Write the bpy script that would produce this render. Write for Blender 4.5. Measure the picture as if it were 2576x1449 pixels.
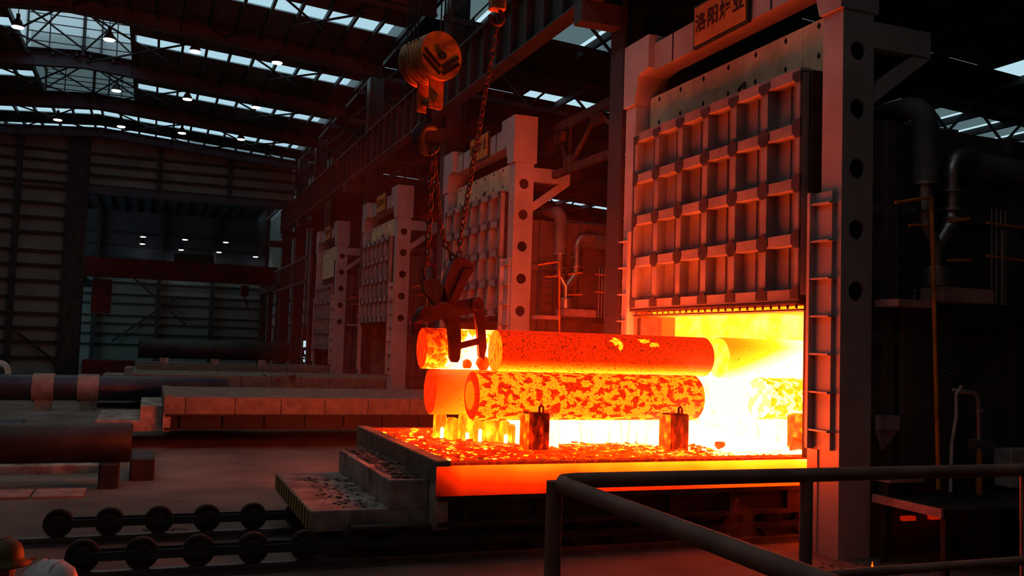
import bpy, math, random
from mathutils import Vector, Matrix
random.seed(7)
SC = bpy.context.scene
for o in list(bpy.data.objects): bpy.data.objects.remove(o)
COL = SC.collection

# ---------------------------------------------------------------- camera
F_PX, YAW, PIT, ROLL, EYE = 2325.0, math.radians(21.28), math.radians(3.5), math.radians(1.84), 2.8
fw = Vector((math.sin(YAW)*math.cos(PIT), math.cos(YAW)*math.cos(PIT), math.sin(PIT)))
r0 = Vector((math.cos(YAW), -math.sin(YAW), 0)); u0 = r0.cross(fw)
rt = math.cos(ROLL)*r0 + math.sin(ROLL)*u0
up = -math.sin(ROLL)*r0 + math.cos(ROLL)*u0
cd = bpy.data.cameras.new('camera'); cam = bpy.data.objects.new('camera', cd); COL.objects.link(cam)
cd.sensor_width = 36; cd.lens = 36*F_PX/2576; cd.clip_end = 400
M = Matrix((rt, up, -fw)).transposed().to_4x4(); M.translation = (0, 0, EYE); cam.matrix_world = M
SC.camera = cam
# ---------------------------------------------------------------- sky, exposure
W = bpy.data.worlds.new('sky'); SC.world = W; W.use_nodes = True
W.node_tree.nodes['Background'].inputs[0].default_value = (.52, .76, .86, 1)
W.node_tree.nodes['Background'].inputs[1].default_value = 1.0
SC.view_settings.view_transform = 'Standard'; SC.view_settings.look = 'None'
SC.view_settings.gamma = 1; SC.view_settings.use_curve_mapping = False
SC.view_settings.exposure = 0.0
cy = SC.cycles; cy.use_denoising = True; cy.max_bounces = 5; cy.adaptive_threshold = .025; cy.diffuse_bounces = 3; cy.glossy_bounces = 3
cy.transparent_max_bounces = 12; cy.caustics_reflective = False; cy.caustics_refractive = False; cy.sample_clamp_indirect = 4
LAMP_POWER = 45.0
HOT = 1.0

# ---------------------------------------------------------------- materials
def nt(name):
    m = bpy.data.materials.new(name); m.use_nodes = True
    return m, m.node_tree, m.node_tree.nodes['Principled BSDF']
def paint(name, col, rough=.65, metal=0., scale=3., var=.35, bump=.0, stain=None, spec=.3):
    m, t, p = nt(name)
    tc = t.nodes.new('ShaderNodeTexCoord'); n = t.nodes.new('ShaderNodeTexNoise')
    n.inputs['Scale'].default_value = scale; n.inputs['Detail'].default_value = 6
    t.links.new(tc.outputs['Object'], n.inputs['Vector'])
    r = t.nodes.new('ShaderNodeValToRGB')
    a = [max(0, c*(1-var)) for c in col]; b = [min(1, c*(1+var)) for c in col]
    if stain: a = stain
    r.color_ramp.elements[0].position = .34; r.color_ramp.elements[1].position = .66
    r.color_ramp.elements[0].color = (*a, 1); r.color_ramp.elements[1].color = (*b, 1)
    t.links.new(n.outputs['Fac'], r.inputs[0]); t.links.new(r.outputs[0], p.inputs['Base Color'])
    p.inputs['Roughness'].default_value = rough; p.inputs['Metallic'].default_value = metal
    p.inputs['Specular IOR Level'].default_value = spec
    if bump:
        n2 = t.nodes.new('ShaderNodeTexNoise'); n2.inputs['Scale'].default_value = scale*8
        t.links.new(tc.outputs['Object'], n2.inputs['Vector'])
        bm = t.nodes.new('ShaderNodeBump'); bm.inputs['Strength'].default_value = bump; bm.inputs['Distance'].default_value = .03
        t.links.new(n2.outputs['Fac'], bm.inputs['Height']); t.links.new(bm.outputs[0], p.inputs['Normal'])
    return m
def glow(name, col, s):
    m, t, p = nt(name); t.nodes.remove(p)
    e = t.nodes.new('ShaderNodeEmission'); e.inputs[0].default_value = (*col, 1); e.inputs[1].default_value = s
    t.links.new(e.outputs[0], t.nodes['Material Output'].inputs[0]); return m
RAMP = [(0, (.02, .0005, 0)), (.22, (.36, .007, 0)), (.42, (1.3, .028, .0004)), (.58, (3.6, .14, .002)), (.72, (8, .46, .006)),
        (.86, (18, 1.1, .02)), (1.0, (70, 5.2, 1.1))]
def hot(name, T0, *terms):
    """incandescent steel or refractory: a temperature field mapped to the colour and power of its glow"""
    m, t, p = nt(name); N = t.nodes.new; L = t.links.new
    tc = N('ShaderNodeTexCoord'); sep = N('ShaderNodeSeparateXYZ'); L(tc.outputs['Object'], sep.inputs[0])
    val = N('ShaderNodeValue'); val.outputs[0].default_value = T0; acc = val.outputs[0]
    for q in terms:
        mr = N('ShaderNodeMapRange'); mr.clamp = True
        if q[0] == 'noise':       # scale, detail, lo, hi, amount, stretch xyz
            mp = N('ShaderNodeMapping'); L(tc.outputs['Object'], mp.inputs[0]); mp.inputs['Scale'].default_value = q[6]
            mp.inputs['Location'].default_value = (q[7], 1.7*q[7], .3) if len(q) > 7 else (0, 0, 0)
            n = N('ShaderNodeTexNoise'); n.inputs['Scale'].default_value = q[1]; n.inputs['Detail'].default_value = q[2]
            L(mp.outputs[0], n.inputs[0]); L(n.outputs['Fac'], mr.inputs[0])
            v = (q[3], q[4], 0, q[5])
        elif q[0] == 'radial':    # distance from the object's x axis
            mm = N('ShaderNodeCombineXYZ'); L(sep.outputs[1], mm.inputs[1]); L(sep.outputs[2], mm.inputs[2])
            ln = N('ShaderNodeVectorMath'); ln.operation = 'LENGTH'; L(mm.outputs[0], ln.inputs[0]); L(ln.outputs['Value'], mr.inputs[0])
            v = q[1:5]
        else:
            L(sep.outputs['xyz'.index(q[0])], mr.inputs[0]); v = q[1:5]
        for k, x in enumerate(v): mr.inputs[k+1].default_value = x
        ad = N('ShaderNodeMath'); L(acc, ad.inputs[0]); L(mr.outputs[0], ad.inputs[1]); acc = ad.outputs[0]
    rp = N('ShaderNodeValToRGB'); e = rp.color_ramp.elements
    while len(e) < len(RAMP): e.new(.5)
    for k, (pos, c) in enumerate(RAMP): e[k].position = pos
    for k, (pos, c) in enumerate(RAMP): e[k].color = (c[0]/70, c[1]/70, c[2]/70, 1)
    L(acc, rp.inputs[0])
    p.inputs['Base Color'].default_value = (.035, .025, .02, 1); p.inputs['Roughness'].default_value = .8
    p.inputs['Specular IOR Level'].default_value = .1
    L(rp.outputs[0], p.inputs['Emission Color']); p.inputs['Emission Strength'].default_value = 70*HOT
    return m
S1 = (1, 1, 1)
MT = dict(
    paintg=paint('grey_paint', (.25, .24, .235), .6, 0, 1.6, .22), post=paint('post_paint', (.36, .34, .325), .42, 0, 1.2, .16, spec=.5),
    plate=paint('dark_plate', (.045, .035, .035), .6), cream=paint('fibre_board', (.66, .49, .31), .9, 0, 2.5, .2, .5),
    hole=paint('hole_shade', (.012, .01, .01), .9), sign=paint('sign_orange', (.5, .22, .02), .6, 0, 2, .12), signf=paint('sign_frame', (.02, .03, .025), .6),
    char=paint('sign_lettering', (.05, .006, .004), .7), floor=paint('dusty_floor', (.165, .13, .105), .85, 0, .7, .3, .3),
    dark=paint('dark_steel', (.035, .033, .033), .6, .2, 3, .4), rust=paint('rusty_steel', (.045, .028, .022), .75, .1, 3, .5, .3),
    yellow=paint('crane_yellow', (.55, .22, .02), .55, 0, 4, .25, 0, (.12, .06, .015)), black=paint('black_paint', (.012, .011, .011), .6),
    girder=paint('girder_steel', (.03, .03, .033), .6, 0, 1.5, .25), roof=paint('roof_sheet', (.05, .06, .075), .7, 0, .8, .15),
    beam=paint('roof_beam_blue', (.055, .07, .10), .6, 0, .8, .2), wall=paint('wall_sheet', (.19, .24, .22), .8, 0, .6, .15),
    red=paint('red_crane', (.11, .008, .007), .6), cold=paint('cold_roll', (.022, .025, .027), .5, .3, 2, .4), blue=paint('blue_black_roll', (.03, .04, .06), .45, .3, 2, .3),
    galv=paint('galvanised', (.42, .42, .40), .35, .85, 5, .2), duct=paint('lagged_duct', (.12, .12, .12), .6, .1, 2, .3),
    teal=paint('teal_duct', (.22, .27, .27), .4, .5, 2, .25), orange=paint('handrail_orange', (.65, .2, .02), .5), white=paint('white_plastic', (.7, .7, .68), .35), lgrey=paint('bracket_grey', (.24, .22, .21), .6),
    conc=paint('precast_concrete', (.34, .29, .25), .9, 0, 3, .3, .4, (.14, .10, .08)), curb=paint('castable_curb', (.17, .15, .115), .9, 0, 4, .25, .4),
    brick=paint('cold_brick', (.18, .14, .11), .9, 0, 2, .3, .4), pink=paint('pink_tone', (.42, .24, .2), .8, 0, 3, .3),
    ash=paint('ash', (.20, .17, .155), .95, 0, 14, .6, .6), rail=paint('rail_steel', (.16, .15, .15), .4, .6, 4, .3),
    railp=paint('handrail_brown', (.3, .17, .13), .6, 0, 6, .25), band=paint('refractory_wrap', (.24, .23, .20), .9, 0, 3, .25, .4),
    jacket=paint('work_jacket', (.06, .08, .13), .9), skin=paint('skin', (.45, .26, .18), .6), ygreen=paint('hedge', (.16, .26, .08), .9, 0, 6, .5), 
    hathi=paint('helmet_yellow', (.13, .08, .03), .5), tong=paint('tong_steel', (.10, .03, .022), .65, .1, 5, .35), machine=paint('machine_yellow', (.4, .2, .03), .6),
    pave=paint('yard_paving', (.5, .5, .47), .9), furn=paint('furnace_shell', (.085, .065, .06), .7, 0, 1.2, .3), hose=paint('hose_grey', (.5, .48, .45), .5))
def stripes():
    m, t, p = nt('hazard_stripes'); N = t.nodes.new; L = t.links.new
    tc = N('ShaderNodeTexCoord'); s = N('ShaderNodeSeparateXYZ'); L(tc.outputs['Object'], s.inputs[0])
    a = N('ShaderNodeMath'); a.operation = 'MULTIPLY'; a.inputs[1].default_value = 1/.245; L(s.outputs[1], a.inputs[0])
    f = N('ShaderNodeMath'); f.operation = 'FRACT'; L(a.outputs[0], f.inputs[0])
    g = N('ShaderNodeMath'); g.operation = 'GREATER_THAN'; g.inputs[1].default_value = .5; L(f.outputs[0], g.inputs[0])
    x = N('ShaderNodeMix'); x.data_type = 'RGBA'; x.inputs[6].default_value = (.5, .3, .05, 1); x.inputs[7].default_value = (.012, .01, .01, 1)
    L(g.outputs[0], x.inputs[0]); L(x.outputs[2], p.inputs['Base Color']); p.inputs['Roughness'].default_value = .7
    return m
MT['stripe'] = stripes()
def pane(name, tint, fac=.85, white=(.8, .85, .85)):
    m, t, p = nt(name); t.nodes.remove(p); N = t.nodes.new; L = t.links.new
    a = N('ShaderNodeBsdfTransparent'); a.inputs[0].default_value = (*tint, 1)
    b = N('ShaderNodeBsdfTranslucent'); b.inputs[0].default_value = (*white, 1)
    x = N('ShaderNodeMixShader'); x.inputs[0].default_value = 1-fac
    L(a.outputs[0], x.inputs[1]); L(b.outputs[0], x.inputs[2]); L(x.outputs[0], t.nodes['Material Output'].inputs[0]); return m
MT['pane'] = pane('skylight_sheet', (.92, .95, .97)); MT['frost'] = pane('monitor_sheet', (.9, .93, .95), .25, (.95, .97, .97))
MT['dim'] = pane('dirty_sheet', (.11, .125, .125), .6, (.25, .27, .26)); MT['clear'] = pane('window_glass', (1.7, 1.25, 1.15), .97)
MT['rosy'] = pane('pink_frosted_glass', (.75, .42, .42), .9)
MT['lamp'] = glow('lamp_lens', (1, .98, .95), 14.); MT['red_led'] = glow('red_led', (1, .02, .01), 4); MT['green_led'] = glow('green_led', (.02, 1, .1), 2.5)

# ---------------------------------------------------------------- mesh helpers
LOC = {}
class B:
    def __init__(s): s.v, s.f, s.sm = [], [], []
    def add(s, vs, fs, smooth=False):
        n = len(s.v); s.v += [tuple(x) for x in vs]
        for f in fs: s.f.append([i+n for i in f]); s.sm.append(smooth)
        return s
    def box(s, x0, x1, y0, y1, z0, z1):
        return s.add([(x0,y0,z0),(x1,y0,z0),(x1,y1,z0),(x0,y1,z0),(x0,y0,z1),(x1,y0,z1),(x1,y1,z1),(x0,y1,z1)],
                     [(0,3,2,1),(4,5,6,7),(0,1,5,4),(1,2,6,5),(2,3,7,6),(3,0,4,7)])
    def cham(s, x0, x1, y0, y1, z0, z1, c):      # box with chamfered upright and top edges
        P = [(x0+c,y0),(x1-c,y0),(x1,y0+c),(x1,y1-c),(x1-c,y1),(x0+c,y1),(x0,y1-c),(x0,y0+c)]
        mx, my = (x0+x1)/2, (y0+y1)/2
        kx, ky = 1-2*c/max(1e-6, x1-x0), 1-2*c/max(1e-6, y1-y0)
        Q = [(mx+(a-mx)*kx, my+(b-my)*ky) for a, b in P]
        v = [(a,b,z0) for a,b in P]+[(a,b,z1-c) for a,b in P]+[(a,b,z1) for a,b in Q]
        fs = [tuple(range(7,-1,-1)), tuple(range(16,24))]
        for k in range(8):
            j = (k+1) % 8; fs += [(k,j,j+8,k+8),(k+8,j+8,j+16,k+16)]
        return s.add(v, fs)
    def bar(s, p, q, w, h, upv=(0,0,1)):
        p, q = Vector(p), Vector(q); d = (q-p).normalized(); u = Vector(upv)
        if abs(d.dot(u)) > .98: u = Vector((1,0,0))
        a = d.cross(u).normalized()*w/2; b = a.cross(d).normalized()*h/2
        return s.add([p-a-b,p+a-b,p+a+b,p-a+b,q-a-b,q+a-b,q+a+b,q-a+b],[(0,1,2,3),(7,6,5,4),(0,4,5,1),(1,5,6,2),(2,6,7,3),(3,7,4,0)])
    def cyl(s, p, q, r, r2=None, n=16, caps=True):
        r2 = r if r2 is None else r2
        p, q = Vector(p), Vector(q); d = (q-p).normalized(); u = Vector((0,0,1)) if abs(d.z) < .9 else Vector((1,0,0))
        a = d.cross(u).normalized(); b = a.cross(d)
        ring = [a*math.cos(2*math.pi*k/n)+b*math.sin(2*math.pi*k/n) for k in range(n)]
        s.add([p+e*r for e in ring]+[q+e*r2 for e in ring], [((k+1)%n, k, k+n, (k+1)%n+n) for k in range(n)], True)
        if caps: s.add([p+e*r for e in ring]+[q+e*r2 for e in ring], [tuple(range(n)), tuple(range(2*n-1, n-1, -1))])
        return s
    def tube(s, pts, r, n=10, caps=True):
        P = [Vector(p) for p in pts]; rings = []; u = None
        for k, p in enumerate(P):
            d = ((P[min(k+1, len(P)-1)]-p).normalized()+(p-P[max(k-1, 0)]).normalized()).normalized()
            if u is None: u = Vector((0,0,1)) if abs(d.z) < .9 else Vector((1,0,0))
            a = d.cross(u).normalized(); b = a.cross(d).normalized(); u = b
            rr = r[k] if isinstance(r, (list, tuple)) else r
            rings.append([p+(a*math.cos(2*math.pi*j/n)+b*math.sin(2*math.pi*j/n))*rr for j in range(n)])
        fs = [(k*n+(j+1)%n, k*n+j, (k+1)*n+j, (k+1)*n+(j+1)%n) for k in range(len(P)-1) for j in range(n)]
        s.add([v for R in rings for v in R], fs, True)
        if caps: s.add(rings[0], [tuple(range(n))]); s.add(rings[-1], [tuple(range(n-1,-1,-1))])
        return s
    def prism(s, poly, vec):
        n = len(poly); P = [Vector(p) for p in poly]; v = Vector(vec)
        return s.add(P+[p+v for p in P], [tuple(range(n)), tuple(range(2*n-1,n-1,-1))]+[((k+1)%n, k, k+n, (k+1)%n+n) for k in range(n)])
    def lathe(s, prof, c, n=20, axis='z'):
        v = []
        for r, h in prof:
            for k in range(n):
                a, b = r*math.cos(2*math.pi*k/n), r*math.sin(2*math.pi*k/n)
                v.append({'z': (c[0]+a, c[1]+b, c[2]+h), 'x': (c[0]+h, c[1]+a, c[2]+b), 'y': (c[0]+b, c[1]+h, c[2]+a)}[axis])
        return s.add(v, [(k*n+j, k*n+(j+1)%n, (k+1)*n+(j+1)%n, (k+1)*n+j) for k in range(len(prof)-1) for j in range(n)], True)
    def mesh(s, name, off=(0,0,0)):
        me = bpy.data.meshes.new(name); o = Vector(off)
        me.from_pydata([tuple(Vector(v)-o) for v in s.v], [], s.f); me.polygons.foreach_set('use_smooth', s.sm)
        import bmesh
        bm = bmesh.new(); bm.from_mesh(me); bmesh.ops.recalc_face_normals(bm, faces=bm.faces); bm.to_mesh(me); bm.free()
        return me
    def obj(s, name, mat, parent=None):
        off = LOC.get(parent.name, Vector()) if parent else Vector()
        me = s.mesh(name, off); me.materials.append(MT[mat] if isinstance(mat, str) else mat)
        o = bpy.data.objects.new(name, me); COL.objects.link(o)
        if parent: o.parent = parent; LOC[o.name] = off
        return o
def tag(o, label=None, cat=None, group=None, kind=None):
    for k, v in (('label', label), ('category', cat), ('group', group), ('kind', kind)):
        if v: o[k] = v
    return o
def thing(name, loc, label, cat, group=None, kind=None):
    o = bpy.data.objects.new(name, None); COL.objects.link(o); o.location = loc; LOC[o.name] = Vector(loc)
    o.empty_display_size = .2
    return tag(o, label, cat, group, kind)
def inst(name, me, loc, parent=None, rot=None, scale=None):
    o = bpy.data.objects.new(name, me); COL.objects.link(o)
    off = LOC.get(parent.name, Vector()) if parent else Vector()
    o.location = Vector(loc)-off
    if rot is not None: o.rotation_euler = rot
    if scale is not None: o.scale = scale
    if parent: o.parent = parent
    return o
def copy_tree(o, parent=None):
    c = o.copy(); COL.objects.link(c)
    if parent: c.parent = parent
    for ch in list(o.children): copy_tree(ch, c)
    return c
def mk(b, name, mat, off=(0,0,0)):
    me = b.mesh(name, off); me.materials.append(MT[mat] if isinstance(mat, str) else mat); return me

# ================================================================ SETTING
fl = B().box(-22, 48, -10, 110, -.3, 0).obj('floor', 'floor'); tag(fl, kind='structure')
RX, RZ, SL, ER = -3.5, 15.58, .072, 8.7
def rz(x): return RZ-abs(x-RX)*SL
BEAMS = [-2, 6.1, 14.2, 22.3, 30.4, 38.5, 46.6, 54.7, 62.8]
STRIPS = [(34.45, .62), (42.5, .62), (50.7, .6), (58.7, .6), (62.0+.95, .55), (26.35, .62), (18.25, .62), (10.1, .62), (2, .62)]
ce = thing('ceiling', (0, 0, 0), None, None, kind='structure')
BD = .62
ys = sorted(STRIPS); cuts = [-10]
for y, h in ys: cuts += [y-h, y+h]
cuts.append(66)
MON = [(39.1, 46.1), (48.2, 54.2)]; MX0, MX1 = -5.85, -1.35
def slab(x0, x1, y0, y1, th=.06):
    return B().add([(x0,y0,rz(x0)),(x1,y0,rz(x1)),(x1,y1,rz(x1)),(x0,y1,rz(x0)),(x0,y0,rz(x0)+th),(x1,y0,rz(x1)+th),(x1,y1,rz(x1)+th),(x0,y1,rz(x0)+th)],
                   [(0,3,2,1),(4,5,6,7),(0,1,5,4),(1,2,6,5),(2,3,7,6),(3,0,4,7)])
XL = 2*RX-ER
for k in range(0, len(cuts), 2):
    y0, y1 = cuts[k], cuts[k+1]
    segs = [(XL, MX0, y0, y1), (MX1, ER, y0, y1)]
    m0 = y0
    for a, b in MON+[(999, 999)]:
        if a >= y1 or b <= y0: continue
        if a > m0: segs += [(MX0, RX, m0, a), (RX, MX1, m0, a)]
        m0 = max(m0, b)
    if m0 < y1: segs += [(MX0, RX, m0, y1), (RX, MX1, m0, y1)]
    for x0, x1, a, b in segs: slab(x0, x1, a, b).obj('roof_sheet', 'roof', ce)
npan = 12
for (y, h) in STRIPS:
    mon = any(a < y < b for a, b in MON)
    for side in (1, -1):
        x = .35
        while x < ER-RX-.15:
            xa, xb = RX+side*x, RX+side*min(x+.86, ER-RX-.1)
            if not (mon and MX0-.1 < (xa+xb)/2 < MX1+.1):
                x0, x1 = min(xa, xb), max(xa, xb)
                slab(x0-.02, x1+.02, y-h-.02, y+h+.02, .02).obj('skylight_pane', 'pane', ce)
            x += .975
for side in (1, -1):
    for k in range(13):
        x = RX+side*(.29+.975*k)
        if k == 0:
            for a, b in ((-10, 38.9), (46.2, 48.1), (54.3, 66)): B().bar((x, a, rz(x)-.1), (x, b, rz(x)-.1), .1, .2).obj('purlin', 'girder', ce)
            continue
        if MX0 < x < MX1:
            for a, b in ((-10, 38.9), (46.2, 48.1), (54.3, 66)): B().bar((x, a, rz(x)-.1), (x, b, rz(x)-.1), .1, .2).obj('purlin', 'girder', ce)
        else: B().bar((x, -10, rz(x)-.1), (x, 66, rz(x)-.1), .1, .2).obj('purlin', 'girder', ce)
for y in BEAMS:
    b = B()
    for x0, x1 in ((XL, RX), (RX, ER)):
        z0, z1 = rz(x0), rz(x1)
        b.add([(x0,y-.03,z0-BD),(x1,y-.03,z1-BD),(x1,y-.03,z1-.08),(x0,y-.03,z0-.08),(x0,y+.03,z0-BD),(x1,y+.03,z1-BD),(x1,y+.03,z1-.08),(x0,y+.03,z0-.08)],
              [(0,1,2,3),(7,6,5,4),(0,4,5,1),(3,2,6,7),(0,3,7,4),(1,5,6,2)])
        b.bar((x0,y,z0-BD),(x1,y,z1-BD),.34,.05); b.bar((x0,y,z0-.082),(x1,y,z1-.082),.34,.05)
        for k in range(1, 6):
            x = x0+(x1-x0)*k/6; b.box(x-.02, x+.02, y-.17, y+.17, rz(x)-BD, rz(x)-.08)
    b.obj('roof_beam', 'beam', ce)
for i in range(4, len(BEAMS)-1):
    ya, yb = BEAMS[i], BEAMS[i+1]
    for xa, xb in ((-15, -9.5), (-8.2, -3.6), (-3.4, 2.2), (2.2, 8)):
        for p, q in (((xa, ya), (xb, yb)), ((xb, ya), (xa, yb))):
            B().tube([(p[0], p[1], rz(p[0])-.36), (q[0], q[1], rz(q[0])-.36)], .045, 6).obj('brace_rod', 'girder', ce)
for i, (a, b) in enumerate(MON):      # raised ridge monitors with translucent cladding
    zt = RZ+(2.1, 1.3)[i]; m = ['frost', 'dim'][i]
    def sheet(vs): return B().add(vs, [(0,1,2,3)]).obj('monitor_pane', m, ce)
    for x in (MX0, MX1): sheet([(x,a,rz(x)),(x,b,rz(x)),(x,b,zt-.3),(x,a,zt-.3)])
    for y in (a, b):
        for xa, xb in ((MX0, RX), (RX, MX1)): sheet([(xa,y,rz(xa)),(xb,y,rz(xb)),(xb,y,zt),(xa,y,zt)])
    for xa, xb in ((MX0, RX), (RX, MX1)): sheet([(xa,a,zt-.3 if xa==MX0 else zt),(xb,a,zt-.3 if xb==MX1 else zt),(xb,b,zt-.3 if xb==MX1 else zt),(xa,b,zt-.3 if xa==MX0 else zt)])
    f = B()
    for x in (MX0, RX, MX1):
        f.bar((x,a,zt-(.3 if x != RX else 0)),(x,b,zt-(.3 if x != RX else 0)),.14,.16)
        for y in (a, b): f.bar((x,y,rz(x)-.2),(x,y,zt),.14,.14)
    for x in (-2.1, -4.9): f.bar((x,b-.06,rz(x)),(x,b-.06,zt-.1),.05,.05)
    f.bar((-2.75,b-.05,rz(x)),(-2.75,b-.05,zt-.1),.32,.06)
    for y in [a+(b-a)*k/4 for k in range(1, 4)]: f.bar((MX0,y,zt-.3),(RX,y,zt),.05,.06); f.bar((RX,y,zt),(MX1,y,zt-.3),.05,.06)
    for k in range(1, 5): z = RZ-.2+(zt-RZ)*k/5; f.bar((MX0,b-.05,z),(MX1,b-.05,z),.04,.04)
    for x in (MX0, MX1): f.bar((x,a,rz(x)-.1),(x,b,rz(x)-.1),.12,.25)
    for xa, xb in ((MX0, RX), (RX, MX1)): f.bar((xa,a,RZ+.1),(xb,b,RZ+.1),.06,.06); f.bar((xb,a,RZ),(xa,b,RZ),.06,.06)
    f.obj('monitor_frame', 'girder', ce)

# furnace bay roof on the right, lower beyond
def bz(x): return 15.7-.06*(x-9.5)
BST = [(24.6, 27.0), (31.9, 34.9), (41.4, 42.4), (67.2, 68)]
prev = -10
def bslab(x0, x1, y0, y1, z=0): 
    return B().add([(x0,y0,bz(x0)+z),(x1,y0,bz(x1)+z),(x1,y1,bz(x1)+z),(x0,y1,bz(x0)+z)], [(0,1,2,3)])
cb = thing('ceiling.001', (0, 0, 0), None, None, kind='structure')
for a, b in BST+[(90, 90)]:
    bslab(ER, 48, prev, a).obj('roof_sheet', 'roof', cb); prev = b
    if a < 90:
        x = 9.7
        while x < 46:
            if a == 24.6 and x > 29.5 or a == 31.9 and (x < 17 or x > 29) or a == 41.4 and 16 < x < 19 or a == 67.2 and x > 27: bslab(x, x+1.75, a-.03, b+.03, .02).obj('skylight_pane', 'dim' if a == 31.9 else 'pane', cb)
            else: bslab(x, x+2.3, a-.03, b+.03, .02).obj('roof_sheet', 'roof', cb)
            x += 2.3
x = 9.4
while x < 46:
    B().bar((x, -10, bz(x)-.16), (x, 90, bz(x)-.16), .16, .32).obj('purlin', 'girder', cb); x += 2.3
for y in (20.5, 29.5, 37.6, 45.5, 53.5, 62):
    b = B(); b.bar((ER, y, bz(ER)-.5), (46, y, bz(46)-.5), .12, .25); b.bar((ER, y, bz(ER)-2.0), (46, y, bz(46)-2.0), .12, .2)
    x = ER; s = 0
    while x < 44: b.bar((x, y, bz(x)-(.5 if s else 2.0)), (x+1.6, y, bz(x)-(2.0 if s else .5)), .08, .1); x += 1.6; s = 1-s
    b.obj('roof_truss', 'girder', cb)

# walls
def wallbox(name, *a, mat='wall'): return tag(B().box(*a).obj(name, mat), kind='structure')
wallbox('wall_left', XL-.3, XL, -10, 66, 0, 16); wallbox('wall_back', XL, 48, -10.3, -10, 0, 18); wallbox('wall_right', 47, 47.3, -10, 90, 0, 16, mat='roof')
wf = thing('wall_front', (0, 66, 0), None, None, kind='structure')
WX0, WX1, WZ0, WZ1 = -10.2, -6.55, 7.98, 8.86
for x0, x1, z0, z1 in ((XL, WX0, 0, 15), (WX0, WX1, 0, WZ0), (WX0, WX1, WZ1, 15), (WX1, -5, 0, 15), (-5, 9, 12.2, 15)):
    B().box(x0, x1, 66, 66.2, z0, z1+.9).obj('wall_sheet', 'wall', wf)
for z in (1.0, 2.0, 2.9, 3.81, 4.81, 5.9, 6.9, 7.82, 9.0, 9.96, 10.9, 11.9):
    B().box(XL, -5, 65.82, 66, z-.1, z+.1).obj('wall_girt', 'dark', wf)
for z in (12.3, 13.0, 13.7, 14.4): B().box(XL, 9, 65.82, 66, z-.08, z+.08).obj('wall_girt', 'dark', wf)
for x in (-12.5, -8.25, -5.3, 0.1, 4.6): B().box(x-.16, x+.16, 65.5, 65.82, 0 if x < -5 else 12.2, 15.5).obj('wall_column', 'girder', wf)
B().box(-5.25, -4.2, 65.4, 66.6, 0, 15.5).obj('wall_column', 'dark', wf)
B().bar((-8.2, 65.7, 2.9), (-5.4, 65.7, .7), .14, .16).obj('wall_brace', 'dark', wf)
B().box(-5, 9, 65.6, 66.2, 11.75, 12.2).obj('wall_lintel', 'beam', wf)
w1 = thing('window_1', (0, 66, 0), None, None, kind='structure')
for x0, x1, m in ((WX0, -8.4, 'rosy'), (-8.1, -7.35, 'rosy'), (-7.35, WX1, 'clear')):
    B().box(x0, x1, 66.08, 66.1, WZ0, WZ1).obj('window_pane', m, w1)
b = B(); b.box(WX0, WX1, 66.02, 66.16, WZ0-.06, WZ0); b.box(WX0, WX1, 66.02, 66.16, WZ1, WZ1+.06); b.box(-8.42, -8.1, 66.02, 66.16, WZ0, WZ1); b.box(-7.38, -7.33, 66.04, 66.14, WZ0, WZ1); b.box(WX1-.03, WX1+.03, 66.02, 66.16, WZ0, WZ1)
b.obj('window_frame', 'girder', w1)
wz = thing('wall_far', (0, 88, 0), None, None, kind='structure')
DX0, DX1, DZ1 = 12.5, 14.6, 2.6
for x0, x1, z0, z1 in ((-20, DX0, 0, 15.5), (DX0, DX1, DZ1, 15.5), (DX1, 48, 0, 15.5)):
    B().box(x0, x1, 88, 88.2, z0, min(z1, 7.6)).obj('wall_sheet', 'wall', wz); B().box(x0, x1, 88, 88.2, 7.6, z1).obj('wall_sheet', 'roof', wz)  # upper sheets take the dark roof colour as painted shade
for z in (1.7, 2.62, 3.51, 4.22, 5.28, 6.07, 7.1, 8.2, 9.3, 10.4, 11.5): B().box(-20, 48, 87.8, 88, z-.09, z+.09).obj('wall_girt', 'dark', wz)
for x in (-4.6, .53, 5.07, 9.4, 12.3, 15): B().box(x-.18, x+.18, 87.4, 87.8, 0, 15).obj('wall_column', 'girder', wz)
for p, q in (((-3.2, 9.0), (3, 3.6)), ((-3, 2), (2.3, 6.2))): B().bar((p[0], 87.5, p[1]), (q[0], 87.5, q[1]), .18, .18).obj('wall_brace', 'dark', wz)
# far hall roof with its own strip of skylight
cf = thing('ceiling.002', (0, 0, 0), None, None, kind='structure')
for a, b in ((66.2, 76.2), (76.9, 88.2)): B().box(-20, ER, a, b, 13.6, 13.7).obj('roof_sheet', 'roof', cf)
for k in range(20):
    x = -8+k*1.0
    (B().box(x-.42, x+.42, 76.18, 76.92, 13.62, 13.64).obj('skylight_pane', 'pane', cf) if k < 5 or k > 9 and k < 17 else B().box(x-.5, x+.5, 76.18, 76.92, 13.6, 13.7).obj('roof_sheet', 'roof', cf))
    B().box(x-.58, x-.42, 66.2, 88, 13.4, 13.6).obj('purlin', 'girder', cf)
B().box(-20, -8.6, 76.18, 76.92, 13.6, 13.7).obj('roof_sheet', 'roof', cf); 
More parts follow.
